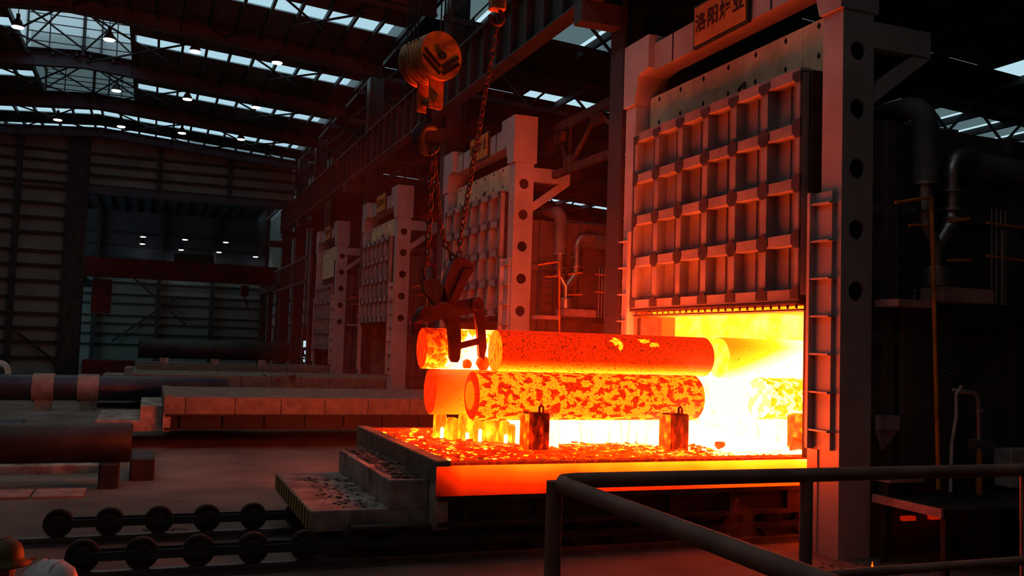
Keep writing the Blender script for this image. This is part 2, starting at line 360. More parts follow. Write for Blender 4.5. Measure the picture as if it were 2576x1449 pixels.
# side wall between the bays beyond the last furnace, daylight at its foot
wb = thing('wall_side', (9.3, 58, 0), None, None, kind='structure')
for a, b, z0, z1 in ((57.0, 88, 3.6, 14),): B().box(9.9, 10.0, a, b, z0, z1).obj('wall_sheet', 'wall', wb)
for a, b in ((61.8, 62.6), (65.4, 67.5), (69.5, 72.5), (74, 78.0), (79, 81), (82, 88)): B().box(9.9, 10.0, a, b, 0, 3.6).obj('wall_sheet', 'wall', wb)
for z in (3.7, 4.6, 5.6): B().box(9.75, 9.9, 57, 88, z-.08, z+.08).obj('wall_girt', 'dark', wb)
hedge = B()
for k in range(160):
    c = Vector((random.uniform(11.5, 15), random.uniform(58, 86.5), random.uniform(.3, 1.9))); s = random.uniform(.2, .5)
    d = [Vector((random.gauss(0,1), random.gauss(0,1), random.gauss(0,1))).normalized()*s for _ in range(3)]
    hedge.add([c+d[0], c+d[1], c+d[2], c-d[0]], [(0,1,2), (0,2,3), (1,3,2)])
tag(hedge.obj('hedge', 'ygreen'), 'green hedge outside seen through the bright gap by the far columns', 'hedge', kind='stuff')

# crane runway along the row and its columns
cg = thing('crane_girder', (8.3, 30, 10.2), 'long dark runway girder with stiffener ribs above the furnace row', 'girder')
B().box(8.27, 8.31, -8, 66, 10.1, 11.5).obj('web', 'girder', cg); B().box(8.08, 8.5, -8, 66, 10.05, 10.1).obj('lower_flange', 'girder', cg)
B().box(8.08, 8.5, -8, 66, 11.5, 11.56).obj('upper_flange', 'girder', cg); B().box(8.24, 8.34, -8, 66, 11.56, 11.7).obj('crane_rail', 'rail', cg)
me = mk(B().box(-.18, 0, -.02, .02, 0, 1.4), 'stiffener', 'girder')
for k in range(52): inst('stiffener', me, (8.27, 12+k*1.05, 10.1), cg)
me = mk(B().lathe([(.0, .05), (.05, .04), (.05, 0)], (0, 0, 0), 8), 'bolt', 'rail')
for k in range(26): inst('bolt', me, (8.12, 16+k*1.6, 11.56), cg)
b = B()
for k in range(26): b.bar((8.6, 14+2*k, 11.56), (8.6, 14+2*k, 12.6), .05, .05)
for z in (12.1, 12.6): b.tube([(8.6, 14, z), (8.6, 64, z)], .025, 6)
b.obj('walkway_railing', 'girder', cg)
NEARN = ['between the glowing furnace and the next', 'behind the second furnace', 'behind the third furnace', 'just past the last furnace', 'second past the last furnace', 'third past the last furnace']
cols = [17.35, 30.0, 42.6, 57.5, 64.6, 71.5]
for i, y in enumerate(cols):
    t = thing('crane_column', (9.3, y, 0), 'tall dark steel crane column '+NEARN[i], 'column', 'crane columns along the furnace row')
    B().box(9.0, 9.08, y-.3, y+.3, 0, 15.2).obj('flange', 'girder', t); B().box(9.62, 9.7, y-.3, y+.3, 0, 15.2).obj('flange', 'girder', t)
    B().box(9.08, 9.62, y-.03, y+.03, 0, 15.2).obj('web', 'girder', t); B().box(8.05, 9.0, y-.2, y+.2, 9.6, 10.05).obj('bracket', 'girder', t)

# pendant lamps
lens = mk(B().lathe([(0, 0), (.12, -.03), (.2, -.01), (.215, .02)], (0,0,0), 14), 'lens', 'lamp')
shade = mk(B().lathe([(.225, 0), (.2, .1), (.12, .26), (.07, .32), (.07, .5), (0, .5)], (0,0,0), 14), 'shade', 'dark')
def lamp(x, y, z, ztop, label, power=LAMP_POWER, light=True):
    t = thing('pendant_lamp', (x, y, z), label, 'lamp', 'pendant lamps under the roofs')
    inst('lens', lens, (x, y, z), t); inst('shade', shade, (x, y, z+.02), t)
    B().tube([(x, y, z+.5), (x, y, ztop)], .018, 6).obj('hanger', 'dark', t)
    if light:
        l = bpy.data.lights.new('lamp_light', 'SPOT'); l.energy = power; l.spot_size = math.radians(150); l.spot_blend = .6; l.color = (1, .96, .92); l.shadow_soft_size = .2
        lo = bpy.data.objects.new('lamp_light', l); COL.objects.link(lo); lo.parent = t; lo.location = (0, 0, -.08)
CN = ['leftmost lamp', 'second lamp from left', 'third lamp from left', 'rightmost lamp']
RN = {34: 'nearest visible row', 42: 'middle row', 50: 'farthest row'}
BY = [-2, 6.1, 14.2, 22.3, 30.4, 38.5, 46.6, 54.7]
VIS = {38.5: 'nearest visible row', 46.6: 'middle row', 54.7: 'farthest row'}
for q, y in enumerate(BY):
    for k, x in enumerate((-5.2, -2.05, 1.1, 4.3)):
        if y == 46.6 and k == 0: continue
        lamp(x, y, 14.05, rz(x)-BD, f'white pendant lamp under the roof, {CN[k]} of the ' + (VIS[y] if y in VIS else ['first','second','third','fourth','fifth'][q]+' unseen fill row overhead'),
             LAMP_POWER*(.25 if y < 10 else 3 if y < 20 else 1.3 if y < 31 else 1))  # unseen rows continued overhead as added fill, power weighted by row
for x, y, z, lb in ((-.9, 80, 10.5, 'upper of the two lamps at left'), (2.3, 80, 10.5, 'highest lamp near the middle'), (5.5, 80, 10.5, 'highest lamp at right'),
                    (-1.0, 86.5, 10.5, 'lower of the two lamps at left'), (2.2, 86.5, 10.2, 'middle lamp of the central three'), (5.4, 86.5, 10.2, 'lower lamp at right'),
                    (2.0, 87, 9.6, 'lowest of the central three'), (8.6, 86.6, 10.0, 'lone lamp at far right')):
    lamp(x, y, z, 13.64, 'small lamp in the dim hall beyond, '+lb, 12, False)

# ================================================================ FURNACES
FY, FP = 10.3, 12.65
def holed(b, x0, x1, y, z0, z1, holes, r):
    """plate in the plane y with round holes"""
    xc = (x0+x1)/2; s = (x1-x0)/2; zs = [z0]
    for h in holes: zs += [h-s, h+s]
    zs.append(z1)
    for k in range(0, len(zs), 2):
        b.add([(x0,y,zs[k]),(x1,y,zs[k]),(x1,y,zs[k+1]),(x0,y,zs[k+1])], [(0,1,2,3)])
    n = 24
    for h in holes:
        A = [2*math.pi*k/n for k in range(n)]
        ci = [(xc+r*math.cos(a), y, h+r*math.sin(a)) for a in A]
        sq = []
        for a in A:
            c, d = math.cos(a), math.sin(a); q = s/max(abs(c), abs(d)); sq.append((xc+q*c, y, h+q*d))
        b.add(ci+sq, [(k, (k+1)%n, (k+1)%n+n, k+n) for k in range(n)])
        b.add(ci+[(p[0], p[1]+.05, p[2]) for p in ci], [(k, (k+1)%n, (k+1)%n+n, k+n) for k in range(n)])
octo = lambda r: [(0, r*math.cos(math.pi/8+k*math.pi/4), r*math.sin(math.pi/8+k*math.pi/4)) for k in range(8)]
def furnace(hotf, label, dz):
    t = thing('furnace', (8.92, FY, 0), label, 'furnace', 'car bottom furnaces in a row')
    C = FY+3.21
    for side in (-1, 1):
        Y = lambda u: C+side*u          # u: distance from the furnace axis
        ys = sorted((Y(3.21), Y(2.79)))
        b = B()
        b.add([(8.92,ys[0],0),(8.92,ys[1],0),(8.92,ys[1],7.75),(8.92,ys[0],7.75)], [(0,1,2,3)])
        b.add([(9.47,ys[0],0),(9.47,ys[1],0),(9.47,ys[1],7.75),(9.47,ys[0],7.75)], [(0,1,2,3)])
        H = [1.2+.01, 2.85, 3.7, 4.57, 5.44, 6.3, 7.14] if side == -1 else [3.7, 5.4, 7.1]
        H = H[1:] if side == -1 else H
        H = [h for h in H if h > 3]
        holed(b, 8.92, 9.47, Y(3.21), 0, 7.75, H, .14)
        b.add([(8.92,Y(2.79),0),(9.47,Y(2.79),0),(9.47,Y(2.79),7.75),(8.92,Y(2.79),7.75)], [(0,1,2,3)])
        b.obj('post', 'post', t)
        B().box(8.95, 9.44, min(Y(3.13), Y(2.82)), max(Y(3.13), Y(2.82)), 0.01, 7.7).obj('post_dark_core', 'hole', t)  # dark core paints the shade inside the hollow post behind its holes
        P = [(3.23, 7.72), (2.77, 7.72), (2.62, 8.28), (2.24, 8.34), (2.24, 9.0), (3.23, 9.0)]
        B().prism([(8.86, Y(u), z) for u, z in P], (.68, 0, 0)).obj('corner_block', 'post', t)
        # guide channel with stiffeners in front of the post
        a, c = sorted((Y(2.70), Y(3.09)))
        g = B().box(8.86, 8.92, a, c, 1.47, 5.12); f0, f1 = sorted((Y(2.68), Y(2.74))); g.box(8.76, 8.92, f0, f1, 1.47, 5.12); g.obj('guide_channel', 'post', t)
        a2, c2 = sorted((Y(2.72), Y(3.13)))
        for k in range(7): B().box(8.77, 8.92, a2, c2, 1.72+.535*k, 1.745+.535*k).obj('stiffener', 'post', t)
        if side == 1:
            for k in range(9): B().box(8.95, 9.15, Y(3.21), Y(3.30), 1.5+.66*k, 1.53+.66*k).obj('rung', 'paintg', t)
        B().box(8.93, 9.3, *sorted((Y(2.42), Y(2.56))), 1.3, 7.0 if side == -1 else 3.4).obj('jamb_channel', 'rust', t)
        # bracket arm off the outer side, near the back of the post
        if side == -1:
            br = B(); br.bar((9.44, Y(3.1), 7.42), (10.55, Y(3.1), 7.42), .2, .38); br.bar((10.5, Y(3.1), 7.3), (9.44, Y(3.1), 6.5), .16, .2); br.obj('bracket_arm', 'post', t)
    B().box(8.9, 9.2, C-2.79, C-2.57, 0, 1.45).obj('sill_plate', 'post', t); B().box(8.9, 9.2, C+2.62, C+2.79, 0, 1.45).obj('sill_plate', 'post', t)
    B().box(9.0, 9.45, C-2.26, C+2.26, 8.29, 8.83).obj('top_beam', 'post', t)
    for u in (-1.45, 1.55): B().box(8.985, 9.0, C+u-.012, C+u+.012, 8.29, 8.83).obj('beam_seam', 'dark', t)
    # sign
    s = B().box(8.93, 8.99, C-.93, C+.73, 8.25, 9.05).obj('sign_board', 'signf', t)
    B().box(8.915, 8.93, C-.88, C+.68, 8.30, 9.0).obj('sign_panel', 'sign', s)
    cu = bpy.data.curves.new('sign_text', 'FONT'); cu.body = '\u6d1b\u9633\u7089\u4e1a'; cu.size = .36; cu.offset = .006; cu.extrude = .004
    cu.align_x = 'CENTER'; cu.align_y = 'CENTER'; cu.space_character = 1.12; cu.materials.append(MT['char'])
    tmp = bpy.data.objects.new('tmp', cu); COL.objects.link(tmp)
    dg = bpy.context.evaluated_depsgraph_get(); me = bpy.data.meshes.new_from_object(tmp.evaluated_get(dg)); bpy.data.objects.remove(tmp)
    me.transform(Matrix(((0,0,-1,8.912-8.92),(-1,0,0,C-.1-FY),(0,1,0,8.66),(0,0,0,1))))
    if not me.materials: me.materials.append(MT['char'])
    o = bpy.data.objects.new('sign_lettering', me); COL.objects.link(o); o.parent = s
    # fibre board above the door
    for k in range(7):
        y0 = C-2.78+k*.785
        pb = B().box(9.2, 9.3, y0+.004, y0+.781, 6.2-dz*0, 7.86).obj('fibre_panel', 'cream', t)
        yy = y0+.42
        for z in (7.3, 7.76): B().prism([(9.2, yy, z-.045), (9.2, yy+.035, z), (9.2, yy, z+.06), (9.2, yy-.035, z)], (-.012, 0, 0)).obj('anchor_hole', 'hole', pb)  # dark raised diamonds draw the shade inside the anchor holes
    B().box(9.3, 9.42, C-2.8, C+2.8, 3.6, 7.86).obj('backing_plate', 'dark', t)
    # door, raised
    d = thing('door', (8.92, FY, 0), None, None); d.parent = t; d.location = (0, 0, 0); LOC[d.name] = Vector((8.92, FY, 0))
    y0, p, zb = 11.10, .83, 3.66-dz
    Z = [zb+.828*k for k in range(5)]; Yc = [y0+p*k for k in range(7)]
    for k in range(6):
        for j in range(4): 
            B().box(9.0, 9.06, Yc[k], Yc[k+1], Z[j], Z[j+1]).obj('door_panel', 'paintg', d)
            B().box(8.97, 9.0, Yc[k]+.4, Yc[k]+.425, Z[j]+.05, Z[j+1]-.05).obj('panel_seam', 'paintg', d)
    for z in Z: B().box(8.80, 9.0, Yc[0]-.03, Yc[6]+.03, z-.085, z+.085).obj('horizontal_rib', 'paintg', d)
    for y in Yc: B().box(8.81, 9.0, y-.075, y+.075, Z[0], Z[4]).obj('vertical_rib', 'paintg', d)
    for y in Yc:
        for z in Z:
            rr = .135
            pl = [(8.785, max(Yc[0]-.06, min(Yc[6]+.06, y+a[1]*rr/.135)), max(Z[0]-.06, min(Z[4]+.03, z+a[2]*rr/.135))) for a in octo(.145)]
            B().prism(pl, (.02, 0, 0)).obj('corner_plate', 'plate', d)
    B().box(8.80, 9.19, y0-.07, y0-.03, zb-.1, zb+3.34).obj('side_plate', 'dark', d)
    B().box(8.80, 9.19, Yc[6]+.03, Yc[6]+.07, zb-.1, zb+3.34).obj('side_plate', 'dark', d)
    hk = B(); hk.tube([(8.9, 12.75, zb+3.3), (8.9, 12.75, zb+3.5), (8.9, 12.6, zb+3.56), (8.9, 12.6, zb+3.46)], .03, 6); hk.obj('lifting_hook', 'dark', d)
    B().box(9.06, 9.19, Yc[0], Yc[6], zb-.02, zb+3.3).obj('door_lining', 'cream', d)
    lb = B().box(8.78, 9.16, Yc[0]-.05, Yc[6]+.05, zb-.135, zb-.1).obj('bottom_rail', 'rust', d)
    B().box(8.86, 9.18, Yc[0]-.05, Yc[6]+.05, zb-.225, zb-.2).obj('bottom_rail', 'rust', d)
    for k in range(25): B().box(8.80, 8.83, Yc[0]+.2*k, Yc[0]+.2*k+.02, zb-.2, zb-.135).obj('rail_tooth', 'rust', d)
    # chamber
    il, hw, hr, hb, ho = (('hot_jamb', 'hot_wall', 'hot_roof', 'hot_wall', 'hot_ledge') if hotf else ('brick',)*5)
    B().box(9.47, 16.4, FY+.12, FY+.5, 0, 6.2).obj('side_shell', 'furn', t); B().box(9.47, 16.4, FY+5.92, FY+6.3, 0, 6.2).obj('side_shell', 'furn', t)
    for k in range(6): B().box(9.7+k*1.2, 9.85+k*1.2, FY-.03, FY+.12, 0, 6.2).obj('buckstay', 'furn', t)
    for z in (1.15, 3.05, 4.9): B().box(9.47, 16.4, FY+.0, FY+.12, z-.08, z+.08).obj('shell_beam', 'furn', t)
    B().box(16.4, 16.7, FY+.1, FY+6.3, 0, 6.2).obj('back_shell', 'furn', t); B().box(9.47, 16.7, FY+.1, FY+6.3, 5.6, 6.2).obj('roof_shell', 'furn', t)
    B().box(9.3, 9.5, FY+.5, FY+5.92, 3.62, 6.2).obj('front_shell', 'furn', t)
    B().box(9.75, 16.1, FY+5.82, FY+5.92, 1.0, 3.62).obj('side_lining', hw, t); B().box(9.75, 16.1, FY+.5, FY+.6, 1.0, 3.62).obj('side_lining', hw, t)
    B().box(9.05, 9.75, FY+5.70, FY+5.92, .4, 3.62).obj('jamb_lining', il, t); B().box(9.05, 9.75, FY+.5, FY+.66, .4, 3.62).obj('jamb_lining', il, t)
    if hotf: B().box(9.2, 9.42, FY+5.66, FY+5.70, 2.4, 3.4).obj('jamb_recess', 'hot_recess', t)
    B().box(9.75, 16.1, FY+5.6, FY+5.82, 1.0, 2.95).obj('wall_ledge', ho, t)
    B().box(16.1, 16.4, FY+.5, FY+5.92, .4, 3.62).obj('back_lining', hb, t)
    B().box(9.6, 16.4, FY+.5, FY+5.92, 3.62, 3.9).obj('roof_lining', hr, t)
    me = mk(B().box(-.2, .2, -.075, .075, 0, .16), 'fibre_module', hr if hotf else 'brick')
    for k in range(33): inst('fibre_module', me, (9.42, FY+.6+.163*k, 3.44+(k*7 % 5)*.006), t)
    # burner and flue pipes beside the shell
    e = lambda name, pts, r, m, n=14: B().tube(pts, r, n).obj(name, m, t)
    y = 10.08
    arc = lambda c, r, a0, a1, ax, n=7: [(c[0]+(r*math.cos(a0+(a1-a0)*k/n) if ax == 'x' else 0), c[1]+(r*math.cos(a0+(a1-a0)*k/n) if ax == 'y' else 0), c[2]+r*math.sin(a0+(a1-a0)*k/n)) for k in range(n+1)]
    e('flue_riser', [(10.22, y, 5.3), (10.22, y, 5.9)]+arc((10.22, y+.35, 6.1), .35, math.pi, math.pi/2, 'y')+[(10.22, y+2.6, 6.5)], .17, 'duct', 18)
    e('flue_riser', [(10.22, y, 5.26), (10.22, y, 4.86)], .11, 'galv')
    e('gas_pipe', [(10.22, y, 4.86), (10.22, y, 4.7), (10.42, y, 4.42), (10.43, y, 4.1)], .09, 'galv')
    e('gas_pipe', [(10.43, y, 4.4), (10.7, y, 4.75), (10.72, y, 5.0), (10.72, y, 5.45)]+arc((11.0, y, 5.5), .28, math.pi, math.pi/2, 'x')+[(11.2, y, 5.78)], .105, 'galv')
    e('air_duct', [(10.95, y+.25, 5.72), (16, y+.25, 5.62)], .2, 'teal', 18)
    e('air_duct', [(10.4, y+.9, 6.02), (16, y+.9, 5.85)], .36, 'duct', 20)
    for z, xx, r in ((5.28, 10.22, .2), (4.9, 10.22, .18), (4.72, 10.22, .17), (5.22, 10.72, .17), (4.95, 10.72, .17), (4.82, 10.72, .16)):
        B().cyl((xx, y, z-.018), (xx, y, z+.018), r, n=16).obj('pipe_flange', 'galv', t)
    be = B(); prof = []
    for k in range(9): prof.append((.16 if k % 2 else .2, 3.82+.035*k))
    be.lathe([(0, 3.82)]+prof+[(0, 4.12)], (10.43, y, 0), 16); be.obj('bellows', 'galv', t)
    B().box(10.25, 11.2, y-.3, y+.25, 3.6, 3.8).obj('burner_platform', 'pink', t)  # pink colour carries the warm light on the slab
    B().box(9.95, 10.85, y+.1, y+.2, 1.1, 3.5).obj('access_panel', 'furn', t)
    o = B(); o.tube([(10.1, 9.85, 5.05), (10.2, 9.8, 1.0)], .03, 6); o.obj('gas_line', 'orange', t)
    o = B(); o.tube([(9.5, 9.9, 4.93), (10.1, 9.85, 5.05)], .025, 6); o.tube([(10.35, 9.8, 4.72), (10.75, 9.8, 4.79)], .025, 6); o.tube([(9.7, 9.85, 4.62), (10.05, 9.85, 4.66)], .02, 6)
    o.tube([(10.35, 9.8, 4.17), (10.78, 9.8, 4.2)], .02, 6); o.tube([(11.2, 9.9, 4.78), (14, 9.9, 4.7)], .02, 6); o.tube([(11.2, 9.9, 4.3), (14, 9.9, 4.2)], .02, 6); o.obj('platform_railing', 'orange', t)
    o = B()
    for k in range(4): o.tube([(11.35+.09*k, 9.95, 3.6), (11.35+.09*k, 9.95, 5.0)], .018, 6)
    o.tube([(11.5, 9.9, 3.6), (11.5, 9.9, 4.7)], .028, 6); o.obj('conduit_bundle', 'galv', t)
    for xx in (9.62, 10.0): B().bar((xx, 9.98, 3.6), (xx, 9.98, 5.0), .04, .04).obj('ladder_stile', 'dark', t)
    for k in range(6): B().bar((9.62, 9.98, 3.7+.22*k), (10.0, 9.98, 3.7+.22*k), .03, .03).obj('ladder_rung', 'dark', t)
    B().box(9.55, 10.2, y-.2, y+.25, 3.5, 3.6).obj('ladder_landing', 'pink', t)
    B().box(11.2, 15.5, y-.1, y+.2, 3.45, 3.62).obj('walkway', 'dark', t)
    return t
hotspecs = dict(
    hot_jamb=hot('hot_jamb', .42, ('x', 0, .8, -.02, .1), ('noise', 1.5, 3, .35, .7, .1, S1)), hot_recess=hot('hot_recess', .25),
    hot_wall=hot('hot_wall', .85, ('x', .8, 5, .0, .02), ('noise', 3, 4, .4, .7, .03, S1)),
    hot_roof=hot('hot_roof', .70, ('noise', 9, 4, .35, .7, .12, S1)), hot_ledge=hot('hot_ledge', .9, ('noise', 3, 4, .3, .7, .14, S1)),
    hot_pier=hot('hot_pier', .93, ('noise', 4, 4, .3, .6, .1, (3, 1, .4))),
    hot_band=hot('hot_band', .24, ('x', 0, 5.6, .0, .3), ('z', -.42, -.03, -.06, .33), ('x', .03, .35, -.22, 0), ('noise', 1.2, 2, .35, .65, .06, S1)),
    hot_rim=hot('hot_rim', .12, ('noise', 9, 4, .4, .7, .14, S1), ('noise', 60, 2, .6, .72, .3, (1, 1, .2)), ('x', 3.0, 5.8, 0, .2)),
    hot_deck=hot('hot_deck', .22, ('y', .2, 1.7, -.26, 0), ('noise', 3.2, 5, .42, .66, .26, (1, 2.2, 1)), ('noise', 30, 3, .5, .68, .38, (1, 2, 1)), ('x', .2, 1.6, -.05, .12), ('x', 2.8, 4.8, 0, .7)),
    scale_hot=hot('scale_hot', .66, ('noise', 4, 3, .3, .7, .28, S1)), scale_red=hot('scale_red', .17, ('noise', 4, 3, .3, .7, .24, S1), ('x', 3.5, 6, 0, .2)),
    hot_brick=hot('hot_brick', .56, ('noise', 7, 4, .4, .65, .24, (1, 1, .5)), ('z', .05, .35, .1, 0)),
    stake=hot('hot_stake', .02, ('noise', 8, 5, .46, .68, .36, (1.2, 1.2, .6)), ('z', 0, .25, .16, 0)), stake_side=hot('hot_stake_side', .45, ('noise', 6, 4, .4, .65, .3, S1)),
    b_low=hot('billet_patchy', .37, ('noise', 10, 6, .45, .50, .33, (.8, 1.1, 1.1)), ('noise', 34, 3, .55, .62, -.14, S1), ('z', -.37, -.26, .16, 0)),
    b_low_cap=hot('billet_patchy_end', .38, ('radial', .2, .24, .24, 0), ('noise', 24, 4, .56, .64, -.2, (1, 3, 1))),
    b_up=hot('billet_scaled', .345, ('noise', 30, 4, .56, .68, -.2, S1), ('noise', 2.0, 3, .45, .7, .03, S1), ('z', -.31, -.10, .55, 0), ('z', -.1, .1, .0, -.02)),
    b_up_cap=hot('billet_scaled_end', .68, ('noise', 14, 4, .54, .6, -.22, (1, 2, .7), 3.), ('noise', 40, 2, .62, .7, -.3, (1, 2, 1))),
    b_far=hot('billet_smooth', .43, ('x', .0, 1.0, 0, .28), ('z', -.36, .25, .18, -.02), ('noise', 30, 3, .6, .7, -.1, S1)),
    b_far_cap=hot('billet_smooth_end', .37, ('noise', 12, 5, .55, .62, .12, (1, 3, 1)), ('noise', 20, 2, .64, .7, -.2, (1, 3, 1))),
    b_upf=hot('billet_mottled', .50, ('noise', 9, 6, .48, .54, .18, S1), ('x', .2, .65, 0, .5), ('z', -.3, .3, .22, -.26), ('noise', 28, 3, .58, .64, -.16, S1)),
    b_upf_cap=hot('billet_mottled_end', .37, ('noise', 10, 5, .52, .62, .14, (1, 3, .6)), ('noise', 22, 2, .64, .7, -.2, (1, 3, 1))),
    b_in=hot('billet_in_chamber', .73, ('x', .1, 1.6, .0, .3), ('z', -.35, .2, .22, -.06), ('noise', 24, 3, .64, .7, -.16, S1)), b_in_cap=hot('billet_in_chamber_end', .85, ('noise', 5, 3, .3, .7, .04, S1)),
    b_in2=hot('billet_in_patchy', .8, ('noise', 8, 5, .47, .53, .14, S1), ('noise', 22, 3, .58, .64, -.12, S1)), b_in2_cap=hot('billet_in_patchy_end', .9, ('noise', 6, 3, .45, .55, .1, S1)),
    b_in3=hot('billet_white', .98), chip=hot('hot_chip', .70, ('noise', 20, 3, .4, .6, .12, S1)), slag=hot('slag', .42, ('noise', 10, 3, .4, .7, .1, S1)))
MT.update(hotspecs)
f1 = furnace(True, 'nearest furnace, door raised on its glowing open chamber', 0.0)
f2 = furnace(False, 'second furnace from the right, dark under its raised ribbed door', 0.0)
f2.location.y = FY+FP
for k, lb in ((2, 'third furnace from the right, with a tall cream panel above its door'), (3, 'farthest and smallest furnace at the end of the row')):
    c = copy_tree(f2); c.location.y = FY+k*FP; c['label'] = lb
    if k == 3:
        for ch in c.children:
            if ch.name.startswith('door') and not ch.data: ch.location.z = -1.35

# lattice girder between first and second furnace
lt = thing('lattice_girder', (9.95, 20, 7.4), 'light lattice girder spanning between the two nearest furnaces', 'girder')
b = B(); b.bar((9.95, 16.9, 8.65), (9.95, 22.7, 8.65), .12, .22); b.obj('top_chord', 'girder', lt)
B().bar((9.95, 16.9, 7.4), (9.95, 22.7, 7.4), .12, .2).obj('bottom_chord', 'rust', lt)
for k, (a, c) in enumerate(((16.9, 18.5), (20.1, 18.5), (20.1, 21.7), (22.6, 21.7))):
    B().bar((9.95, a, 8.6), (9.95, c, 7.45), .07, .1).obj('diagonal', 'rust', lt)
for y in (18.5, 21.7): B().bar((9.95, y, 7.4), (9.95, y, 8.6), .05, .06).obj('upright', 'rust', lt)
for y in (20.1, 17.2, 22.4): B().prism([(9.88, y-.3, 8.5), (9.88, y-.2, 8.25), (9.88, y+.2, 8.25), (9.88, y+.3, 8.5)], (.14, 0, 0)).obj('gusset', 'rust', lt)
for y in (18.5, 21.7): B().prism([(9.88, y-.3, 7.5), (9.88, y-.2, 7.75), (9.88, y+.2, 7.75), (9.88, y+.3, 7.5)], (.14, 0, 0)).obj('gusset', 'rust', lt)
lt2 = thing('lattice_girder.001', (9.75, 66, 4.6), 'small lattice girder past the last furnace', 'girder')
for z in (6.2, 7.7): B().bar((8.6, 56.5, z), (8.6, 72, z), .1, .16).obj('chord', 'girder', lt2)
for k in range(16): B().bar((8.6, 57+k*.95, 6.2), (8.6, 57+k*.95, 7.7), .06, .08).obj('upright', 'girder', lt2)

# ================================================================ CARS
CY0, CY1, CX = 11.28, 16.1, 3.45
def car(hotf, label):
    t = thing('bogie_car', (CX, CY0, 1.27), label, 'furnace car', 'bogie hearth cars')
    hd, hb, hr = ('hot_deck', 'hot_band', 'hot_rim') if hotf else ('brick', 'curb', 'curb')
    L = 12.0
    B().box(CX+.2, CX+L, CY0+.32, CY1-.1, 1.0, 1.262).obj('deck', hd, t)
    B().box(CX+.02, CX+L, CY0+.02, CY0+.32, 1.24, 1.272).obj('rim', hr, t); B().box(CX+.02, CX+L, CY1-.1, CY1, .86, 1.272).obj('rim', hr, t)
    x = 0
    for w in (.5, 1.16, 1.12, 1.1, 1.12, 1.12, 1.12, 1.12, 1.12, 1.12, 1.1):
        B().cham(CX+x+.006, CX+x+w-.006, CY0, CY0+.3, .86, 1.24, .012).obj('edge_block', hb, t); x += w
    x = CY0
    for w in (1.2, 1.2, 1.2, 1.22):
        B().cham(CX, CX+.2, x+.004, x+w-.004, 1.0, 1.30, .015).obj('curb_block', 'curb', t); x += w
    B().box(CX+.005, CX+.18, CY0+.02, CY1, .44, 1.0).obj('end_wall', 'conc', t)
    fr = B(); fr.box(CX+.05, CX+L, CY0+.1, CY0+.14, .47, .86); fr.box(CX+.05, CX+L, CY0+.0, CY0+.22, .80, .86); fr.box(CX+.05, CX+L, CY0+.0, CY0+.22, .47, .53)
    for k in range(12): fr.box(CX+.4+k*1.0, CX+.43+k*1.0, CY0+.02, CY0+.12, .53, .8)
    fr.box(CX+.05, CX+L, CY1-.2, CY1-.05, .47, .86); fr.box(CX+.2, CX+L, CY0+.2, CY1-.2, .75, .98); fr.obj('side_frame', 'rust' if hotf else 'black', t)
    B().cham(2.93, CX, 11.6, 14.9, .66, 1.03, .012).obj('step_block', 'conc', t)
    bp = B().cham(1.96, CX, 11.6, 14.9, .42, .675, .01).obj('bumper', 'conc', t)
    B().box(1.945, 1.96, 11.6, 14.9, .43, .665).obj('striped_face', 'stripe', bp)
    return t
car1 = car(True, 'red hot furnace car rolled out of the nearest furnace under glowing billets')
car2 = car(False, 'cold empty furnace car before the second furnace, pale edged deck')
car2.location.x += -3.05; car2.location.y += FP
for k, dx, lb in ((2, -4.0, 'brown decked furnace car before the third furnace'), (3, -4.0, 'distant furnace car carrying a long dark cylinder')):
    c = copy_tree(car2); c.location.x = CX+dx; c.location.y = CY0+k*FP; c['label'] = lb

# rails and rollers in front of the first car
for i, y in enumerate((11.5, 13.5)):
    nm = ['near', 'far'][i]
    x0 = (-.75, -1.65)[i]
    r = thing('rail', (x0, y, 0), f'steel rail on the floor, {nm} one of the pair', 'rail', 'roller rails of the hot car')
    B().box(x0, 12, y-.08, y+.08, 0, .03).obj('foot', 'rail', r); B().box(x0, 12, y-.02, y+.02, .03, .08).obj('web', 'rail', r); B().box(x0, 12, y-.045, y+.045, .08, .11).obj('head', 'rail', r)
    B().box(x0, 12, y+.14, y+.2, 0, .07).obj('guard_strip', 'dark', r)
    ra = thing('roller_train', (x0, y, .29), f'row of dark flanged rollers linked by a bar on the {nm} rail', 'roller train', 'roller trains of the hot car')
    wm = B(); wm.lathe([(0, -.05), (.05, -.05), (.05, -.07), (.09, -.07), (.1, -.045), (.13, -.045), (.145, -.06), (.18, -.06), (.18, .06), (.14, .06), (.13, .045), (0, .045)], (0, 0, 0), 28, 'y')
    wme = mk(wm, 'roller', 'rust'); xs = (-.57, -.98)[i]
    for k in range(18): inst('roller', wme, (xs+.615*k, y, .29), ra)
    for s in (-.1, .1): B().box(xs-.1, xs+10.6, y+s-.012, y+s+.012, .24, .34).obj('link_bar', 'dark', ra)
    B().box(xs+3, xs+13, y-.1, y+.1, .47, .5).obj('upper_track', 'rail', car1)

# stakes on the car
for i, (x, y) in enumerate(((5.33, 12.55), (7.62, 12.45), (10.0, 12.4))):
    s = thing('stake', (x, y, 1.27), 'scorched steel stake on the car deck, '+['leftmost, nearest the car end', 'middle one of three', 'rightmost, inside the furnace mouth'][i], 'stake', 'stakes before the billets')
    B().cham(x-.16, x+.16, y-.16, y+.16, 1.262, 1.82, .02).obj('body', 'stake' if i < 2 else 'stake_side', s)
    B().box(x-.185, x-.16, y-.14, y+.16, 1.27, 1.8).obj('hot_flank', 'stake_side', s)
    lg = B(); lg.tube([(x+.03, y-.05, 1.8), (x+.03, y-.05, 1.9), (x+.06, y-.05, 1.92), (x+.09, y-.05, 1.9), (x+.09, y-.05, 1.8)], .018, 6); lg.obj('lifting_eye', 'stake', s)
